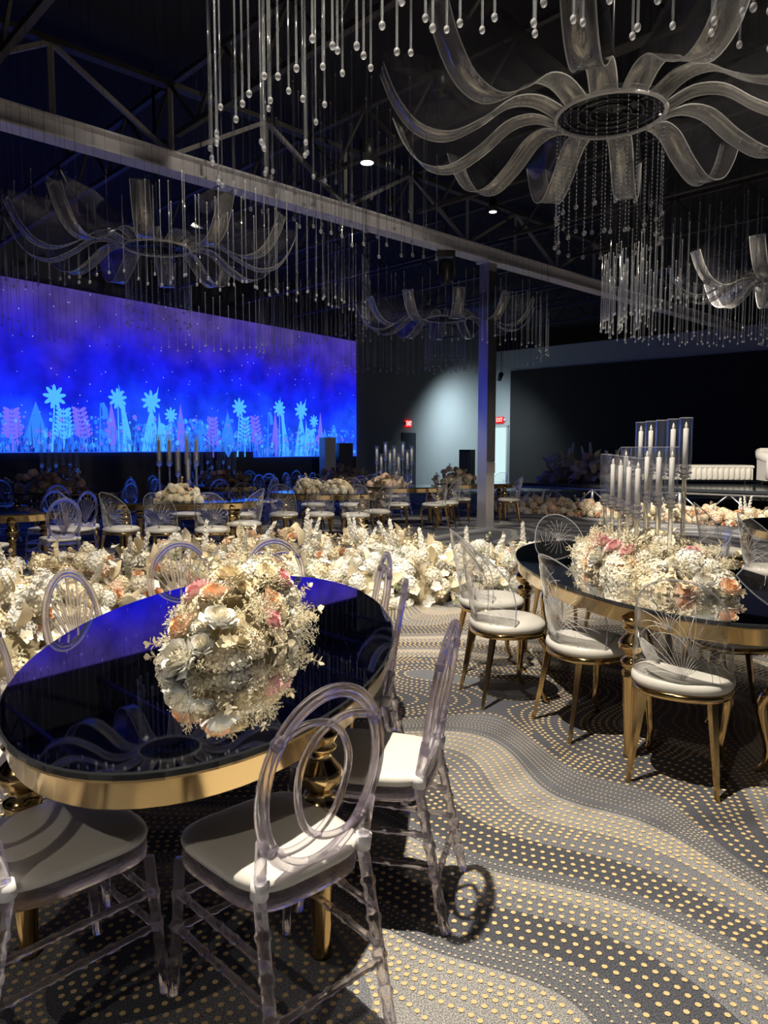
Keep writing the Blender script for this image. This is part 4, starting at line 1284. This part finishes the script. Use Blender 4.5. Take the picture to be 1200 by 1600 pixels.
def arrangement(label, cat, loc, rz, L, W, H, n, mix, seed, group=None, scale=1.0, mound='moss', fixed=(), wild=0.0, name='flower_arrangement', low=0.0):
    R = random.Random(seed)
    t = thing(name, label, cat, loc, rz, group)
    part('foliage_mound', mound_mesh(L * 0.82, W * 0.82, H * 0.78, seed, mound), t)
    kinds = [k for k, w in mix for _ in range(w)]
    placed = []
    def put(kind, d, out=1.0, sc=1.0, spin=None):
        d = V(d).normalized()
        p = V((d.x * L, d.y * W, d.z * H)) * out
        nrm = V((d.x / L, d.y / W, d.z / H + 0.15)).normalized()
        nrm = (nrm + V((R.uniform(-.25, .25), R.uniform(-.25, .25), R.uniform(-.1, .3)))).normalized()
        q = nrm.to_track_quat('Z', 'Y') @ Quaternion((0, 0, 1), R.random() * 6.28 if spin is None else spin)
        nm, ms = FM[kind]
        p.z = max(p.z, 0.02)
        part(nm, R.choice(ms), t, p, q.to_euler(), sc)
    for kind, d, out, sc in fixed:
        put(kind, d, out * 1.08, sc)
        placed.append(V(d).normalized())
    nfix = list(placed)
    for i in range(n):
        kind = R.choice(kinds)
        best = None
        for _ in range(5):
            a = R.random() * 2 * PI; z = low + (1 - low) * R.random() ** 0.85
            s = math.sqrt(max(0, 1 - z * z)); d = V((s * math.cos(a), s * math.sin(a), z))
            m = min([(d - e).length for e in placed], default=9)
            if best is None or m > best[0]: best = (m, d)
        d = best[1]; placed.append(d)
        if kind != 'lace' and nfix and min((d - e).length for e in nfix) < 0.21: kind = 'lace'
        out = {'lace': 0.94, 'coin': 0.94, 'coin_cream': 0.94, 'sage': 0.9, 'spike': 0.8, 'leaf': 0.88, 'palm': 0.9}.get(kind, 0.97)
        if kind == 'spike': d = V((d.x * 0.7, d.y * 0.7, abs(d.z) + 0.5))
        put(kind, d, out * R.uniform(0.92, 1.06 + wild), scale * R.uniform(0.8, 1.15))
    return t

MIXN = [('rose_cream', 4), ('rose_white', 3), ('rose_peach', 2), ('hyd_cream', 7), ('hyd_ivory', 7), ('orchid', 6), ('lace', 16), ('coin_cream', 3), ('coin', 2), ('hyd_white', 3)]
near_fixed = [('rose_pink', (-0.40, 0.50, 0.80), 1.08, 1.15), ('rose_pink', (0.72, -0.05, 0.85), 1.12, 1.05), ('rose_pink', (0.25, -0.62, 0.80), 1.08, 1.0), ('rose_pink', (-0.30, -0.85, 0.42), 1.08, 0.95),
              ('rose_white', (-0.95, 0.25, 0.22), 1.04, 1.3), ('rose_white', (0.45, 0.05, 0.95), 1.08, 1.1), ('rose_cream', (-0.28, -0.02, 0.95), 1.08, 1.2), ('rose_peach', (-0.55, 0.02, 0.85), 1.06, 1.1),
              ('rose_peach', (-0.78, 0.38, 0.52), 1.06, 1.05), ('rose_white', (-0.72, -0.30, 0.60), 1.08, 1.15), ('rose_cream', (0.1, -0.45, 0.9), 1.05, 1.1), ('rose_white', (0.2, 0.45, 0.9), 1.05, 1.1),
              ('rose_cream', (-0.7, -0.6, 0.35), 1.05, 1.0), ('rose_cream', (0.6, 0.5, 0.6), 1.05, 1.1)]
arrangement('pink, cream and white rose centrepiece on the near mirrored table', 'flowers', (-0.55, 2.82, 0.76), PI / 2 - 0.14, 0.47, 0.165, 0.245, 165, MIXN, 1, fixed=near_fixed, wild=0.06, scale=0.82)
right_fixed = [('rose_pink', (-0.3 + 0.25 * k, 0.7, 0.9), 1.05, 1.1) for k in range(3)] + [('rose_pink', (0.5, 0.55, 0.9), 1.05, 1.15), ('rose_pink', (0.2, 0.8, 0.55), 1.0, 1.0), ('rose_white', (0.0, 0.9, 0.5), 1.05, 1.3), ('rose_white', (0.75, 0.7, 0.5), 1.03, 1.2),
               ('rose_white', (-0.7, 0.3, 0.7), 1.0, 1.2), ('rose_peach', (-0.95, -0.2, 0.3), 1.08, 1.0), ('rose_white', (-0.85, 0.1, 0.4), 1.08, 1.1), ('rose_peach', (0.1, 0.9, 0.25), 1.0, 1.0), ('rose_pink', (-0.55, -0.2, 0.9), 1.05, 1.1)]
arrangement('low cream and pink flower bed round the candle cylinders on the right table', 'flowers', (1.55, 4.32, 0.76), RTA, 0.72, 0.30, 0.19, 245, MIXN, 2, fixed=right_fixed)

MIXM = [('rose_cream', 4), ('rose_blush', 4), ('rose_white', 3), ('rose_peach', 2), ('hyd_ivory', 5), ('hyd_cream', 4), ('coin', 3)]
arrangement('cream and blush flowers at the foot of the five candles', 'flowers', (-2.85, 10.2, 0.76), 0, 0.32, 0.2, 0.22, 80, MIXM, 3, scale=0.72)
arrangement('cream flower mound on the middle table, left one', 'flowers', (-1.25, 12.2, 0.76), 0, 0.24, 0.18, 0.22, 70, MIXM, 4, scale=0.72)
arrangement('cream flower mound on the middle table, right one', 'flowers', (-0.78, 12.25, 0.76), 0, 0.24, 0.18, 0.22, 70, MIXM, 5, scale=0.72)
MIXD = [('hyd_dusk', 5), ('rose_dusk', 5), ('hyd_blush', 2), ('sage', 3), ('coin', 2)]
arrangement('dusky pink flowers under the candle tubes left of the column', 'flowers', (0.05, 14.2, 0.76), 0, 0.34, 0.18, 0.2, 36, [('rose_blush', 4), ('hyd_blush', 4), ('rose_dusk', 2), ('coin', 2)], 6)
arrangement('brown dried flowers on the table behind the column', 'flowers', (1.5, 15.7, 0.76), 0, 0.38, 0.2, 0.25, 40, MIXD, 7, wild=0.2)
arrangement('brown dusky flowers on the far left table', 'flowers', (-5.6, 12.3, 0.76), 0, 0.55, 0.25, 0.34, 50, MIXD, 8, wild=0.2)
arrangement('dusky flowers on the far table behind the five candles', 'flowers', (-3.2, 14.6, 0.76), 0, 0.45, 0.22, 0.26, 36, MIXD, 9, wild=0.2)
arrangement('dusky flowers on the far table in front of the lectern', 'flowers', (-0.9, 16.2, 0.76), 0, 0.5, 0.22, 0.28, 36, MIXD, 10, wild=0.2)

MIXH = [('hyd_white', 5), ('hyd_ivory', 5), ('hyd_cream', 3), ('hyd_blush', 1), ('orchid', 16), ('rose_peach', 4), ('rose_white', 3), ('rose_cream', 2), ('leaf', 6), ('palm', 4), ('coin_cream', 5), ('coin', 3), ('sage', 2), ('spike', 3), ('lace', 2)]
GH = 'flower hedge along the aisle'
HEDGE_A = [(-2.80, 5.05, 0.44, 0.50), (-2.85, 5.75, 0.46, 0.50), (-2.72, 6.45, 0.46, 0.46), (-2.42, 7.10, 0.46, 0.46), (-2.02, 7.65, 0.45, 0.44), (-1.50, 8.05, 0.45, 0.44), (-0.92, 8.35, 0.45, 0.46), (-0.32, 8.45, 0.44, 0.44), (0.22, 8.40, 0.42, 0.40)]
LABA = ['cream flower hedge clump at the left edge, nearest of its row', 'cream flower hedge clump second from the left edge', 'cream flower hedge clump behind the left fan-back chair', 'cream flower hedge clump with peach roses left of the far-end chairs',
        'cream flower hedge clump behind the far left end chair', 'cream flower hedge clump between the two far-end chairs', 'cream flower hedge clump with tall white spikes behind the rose centrepiece', 'cream flower hedge clump with white spikes right of the rose centrepiece', 'cream flower hedge clump ending the far row near the column']
for i, ((x, y, r, h), lab) in enumerate(zip(HEDGE_A, LABA)):
    arrangement(lab, 'flowers', (x, y, 0), i * 1.1, r, r, h, 118, MIXH, 30 + i, GH, 1.15, wild=0.30, name='flower_hedge')
HEDGE_B = [(-0.72, 7.25, 0.40, 0.30), (-0.15, 7.20, 0.40, 0.38), (0.40, 7.32, 0.40, 0.42), (0.95, 7.60, 0.40, 0.42), (1.48, 7.95, 0.38, 0.38)]
LABB = ['low white flower clump behind the near table, leftmost of the near row', 'white flower clump behind the chairs right of the near table', 'white flower clump left of the gold chairs', 'white flower clump seen through the clear gold chair', 'white flower clump at the right end of the near row beside the right table']
MIXB = [('hyd_white', 8), ('hyd_ivory', 6), ('hyd_cream', 2), ('orchid', 14), ('rose_peach', 1), ('leaf', 4), ('palm', 3), ('coin_cream', 2), ('sage', 2), ('spike', 1), ('rose_white', 2)]
for i, ((x, y, r, h), lab) in enumerate(zip(HEDGE_B, LABB)):
    arrangement(lab, 'flowers', (x, y, 0), i * 0.9, r, r, h, 120, MIXB, 60 + i, GH, 1.12, wild=0.26, name='flower_hedge')
MIXS = [('hyd_cream', 6), ('hyd_blush', 5), ('hyd_ivory', 5), ('rose_peach', 6), ('rose_blush', 3), ('spike', 1), ('coin', 2)]
words = ['leftmost', 'second from the left', 'third from the left', 'fourth from the left', 'fifth from the left', 'sixth from the left', 'seventh from the left', 'eighth from the left', 'ninth from the left', 'tenth from the left', 'eleventh from the left', 'rightmost']
for i in range(12):
    p = S0 + SU * (0.25 + i * 0.66) - SN * 0.75
    arrangement('cream and peach flower bank at the foot of the stage, ' + words[i], 'flowers', (p.x, p.y, 0), i * 0.7, 0.42, 0.38, 0.30, 52, MIXS, 80 + i, 'flower banks along the stage front', 1.3, wild=0.08, name='flower_bank')
for i, (x, y, lab) in enumerate(((0.5, 1.6, 'dim pale flower spray on the stage deck, left one'), (1.3, 1.6, 'dim pale flower spray on the stage deck, middle one'), (2.0, 1.6, 'dim pale flower spray on the stage deck, right one'))):
    arrangement(lab, 'flowers', on_stage(x, y), i, 0.5, 0.4, 0.5, 46, [('hyd_ivory', 4), ('palm', 4), ('hyd_blush', 3), ('leaf', 3), ('spike', 1)], 110 + i, 'flower sprays on the stage deck', 1.6, wild=0.3, name='flower_spray')

# ------------------------------------------------------------------ chandeliers
def petal_parts():
    prof = cat_rom([(0.40, 0, 0.0), (0.58, 0, 0.075), (0.78, 0, 0.05), (1.0, 0, -0.10), (1.25, 0, -0.21), (1.48, 0, -0.16), (1.64, 0, 0.02), (1.74, 0, 0.24)], 4)
    w = 0.095; th = 0.006
    rb = MB(); n = len(prof)
    vs = []
    for p in prof:
        vs += [(p.x, -w, p.z), (p.x, w, p.z), (p.x, w, p.z + th), (p.x, -w, p.z + th)]
    fs = []
    for i in range(n - 1):
        for k in range(4):
            l = (k + 1) % 4
            fs.append((i * 4 + k, i * 4 + l, (i + 1) * 4 + l, (i + 1) * 4 + k))
    fs += [(0, 1, 2, 3), tuple((n - 1) * 4 + k for k in (3, 2, 1, 0))]
    rb.add(vs, fs)
    ed = MB()
    for s in (-1, 1):
        ed.tube([(p.x, s * w, p.z) for p in prof], 0.0055, 4)
    sd = []
    for s in (-1, 1):
        b = MB(); vs = []
        for y in (s * (w - 0.002), s * (w + 0.002)):
            for p in prof:
                t = (p.x - 0.40) / 1.34
                top = 0.03 + 0.27 * min(1, t * 1.6) - 0.06 * max(0, t - 0.75) * 4 * 0.0
                vs += [(p.x, y, p.z), (p.x, y, max(top, p.z + 0.004))]
        fs = []; S = 2 * n
        for i in range(n - 1):
            q = (i * 2, i * 2 + 1, i * 2 + 3, i * 2 + 2)
            fs += [q, tuple(S + z for z in q[::-1]), (i * 2 + 1, S + i * 2 + 1, S + i * 2 + 3, i * 2 + 3)]
        b.add(vs, fs)
        sd.append(b.mesh('side_panel', 'wing'))
    return rb.mesh('petal', 'ribbon'), sd, ed.mesh('petal_edge', 'ribbon_edge')
PET, SIDES, EDGE = petal_parts()
hub1 = MB().tube([(0.40 * math.cos(2 * PI * k / 40), 0.40 * math.sin(2 * PI * k / 40), 0) for k in range(40)], 0.016, 8, True).mesh('hub_ring', 'ribbon_edge')
hub2 = MB()
for r in (0.33, 0.24, 0.15):
    hub2.tube([(r * math.cos(2 * PI * k / 32), r * math.sin(2 * PI * k / 32), 0.02) for k in range(32)], 0.012, 6, True)
for k in range(6):
    a = k * PI / 3
    hub2.bar((0.1 * math.cos(a), 0.1 * math.sin(a), 0.03), (0.4 * math.cos(a), 0.4 * math.sin(a), 0.03), 0.02, 0.012)
hub2.lathe([(0.40, 0.04), (0.40, 0.055)], 32)
HUB2 = hub2.mesh('hub_frame', 'hub')
def chain_mesh(l):
    b = MB()
    n = int(l / 0.03)
    b.tube([(0, 0, 0), (0, 0, -l)], 0.0022, 4, m=0)
    for i in range(n):
        b.octa((0, 0, -0.02 - i * 0.03), 0.0058, 2)
    b.ball((0, 0, -l - 0.015), 0.018, 8, 5, 1)
    return b.mesh('bead_chain', 'rod', 'bead', 'chain')
CHAIN = [chain_mesh(0.72), chain_mesh(0.92)]
def rod_mesh(l, ceiling):
    b = MB()
    b.tube([(0, 0, 0.02), (0, 0, l)], 0.005, 6, m=0)
    b.ball((0, 0, 0.0), 0.0125, 8, 6, 1, 1.25)
    b.ball((0, 0, l), 0.007, 6, 4, 1)
    b.tube([(0, 0, l), (0, 0, ceiling)], 0.0012, 3, m=2)
    return b.mesh('glass_rod', 'rod', 'bead', 'hub')
RODS = [rod_mesh(0.78, 3.08), rod_mesh(0.66, 3.08), rod_mesh(0.9, 3.08)]

def chandelier(label, c, ring, seed, rot=0.0):
    """ring: (centre x, centre y, list of (radius, z of the beads, from degree, to degree, spacing))"""
    R = random.Random(seed)
    t = thing('flower_chandelier', label, 'chandelier', (c[0], c[1], 4.0), rot, 'acrylic flower chandeliers')
    for k in range(12):
        a = 2 * PI * k / 12
        p = part('petal', PET, t, (0, 0, 0), (0, 0, a))
        part('petal_edge', EDGE, p)
        for s in SIDES: part('side_panel', s, p)
    part('hub_ring', hub1, t); part('hub_frame', HUB2, t)
    part('hanging_rod', MB().tube([(0, 0, 0.03), (0, 0, 2.1)], 0.018, 8).mesh('hanging_rod', 'hub'), t)
    for k in range(34):
        a = 2 * PI * k / 34
        part('bead_chain', CHAIN[k % 2], t, (0.39 * math.cos(a), 0.39 * math.sin(a), -0.01))
    ci, si = math.cos(-rot), math.sin(-rot)
    for r, z, a0, a1, sp in ring[2]:
        a = a0; step = math.degrees(sp / r)
        while a <= a1:
            rr = r + R.uniform(-0.03, 0.03)
            x = ring[0] + rr * math.cos(math.radians(a)) - c[0]; y = ring[1] + rr * math.sin(math.radians(a)) - c[1]
            part('glass_rod', R.choice(RODS), t, (x * ci - y * si, x * si + y * ci, z - 4.0 + R.uniform(-0.06, 0.06)))
            a += step * R.uniform(0.85, 1.15)
    return t
chandelier('large clear acrylic flower chandelier overhead at upper right', (1.71, 5.8), (0.82, 4.25, [(1.72, 3.0, 104, 336, 0.10), (1.50, 3.06, 110, 334, 0.13), (1.26, 3.14, 120, 330, 0.18)]), 1, 0.12)
chandelier('acrylic flower chandelier cut off at the right edge', (6.0, 11.05), (4.6, 8.8, [(1.95, 3.0, 20, 340, 0.09), (1.75, 3.02, 60, 300, 0.10), (1.55, 3.06, 60, 300, 0.12)]), 2, 0.3)
chandelier('blue-lit acrylic flower chandelier in front of the screen at left', (-2.85, 9.5), (-2.5, 8.95, [(2.3, 3.0, -80, 270, 0.11), (2.1, 3.05, 170, 350, 0.14)]), 3, 0.2)
chandelier('distant acrylic flower chandelier left of the column top', (1.2, 14.6), (0.3, 12.4, [(2.35, 3.0, 0, 350, 0.11), (2.1, 3.05, 90, 270, 0.16)]), 4, 0.05)
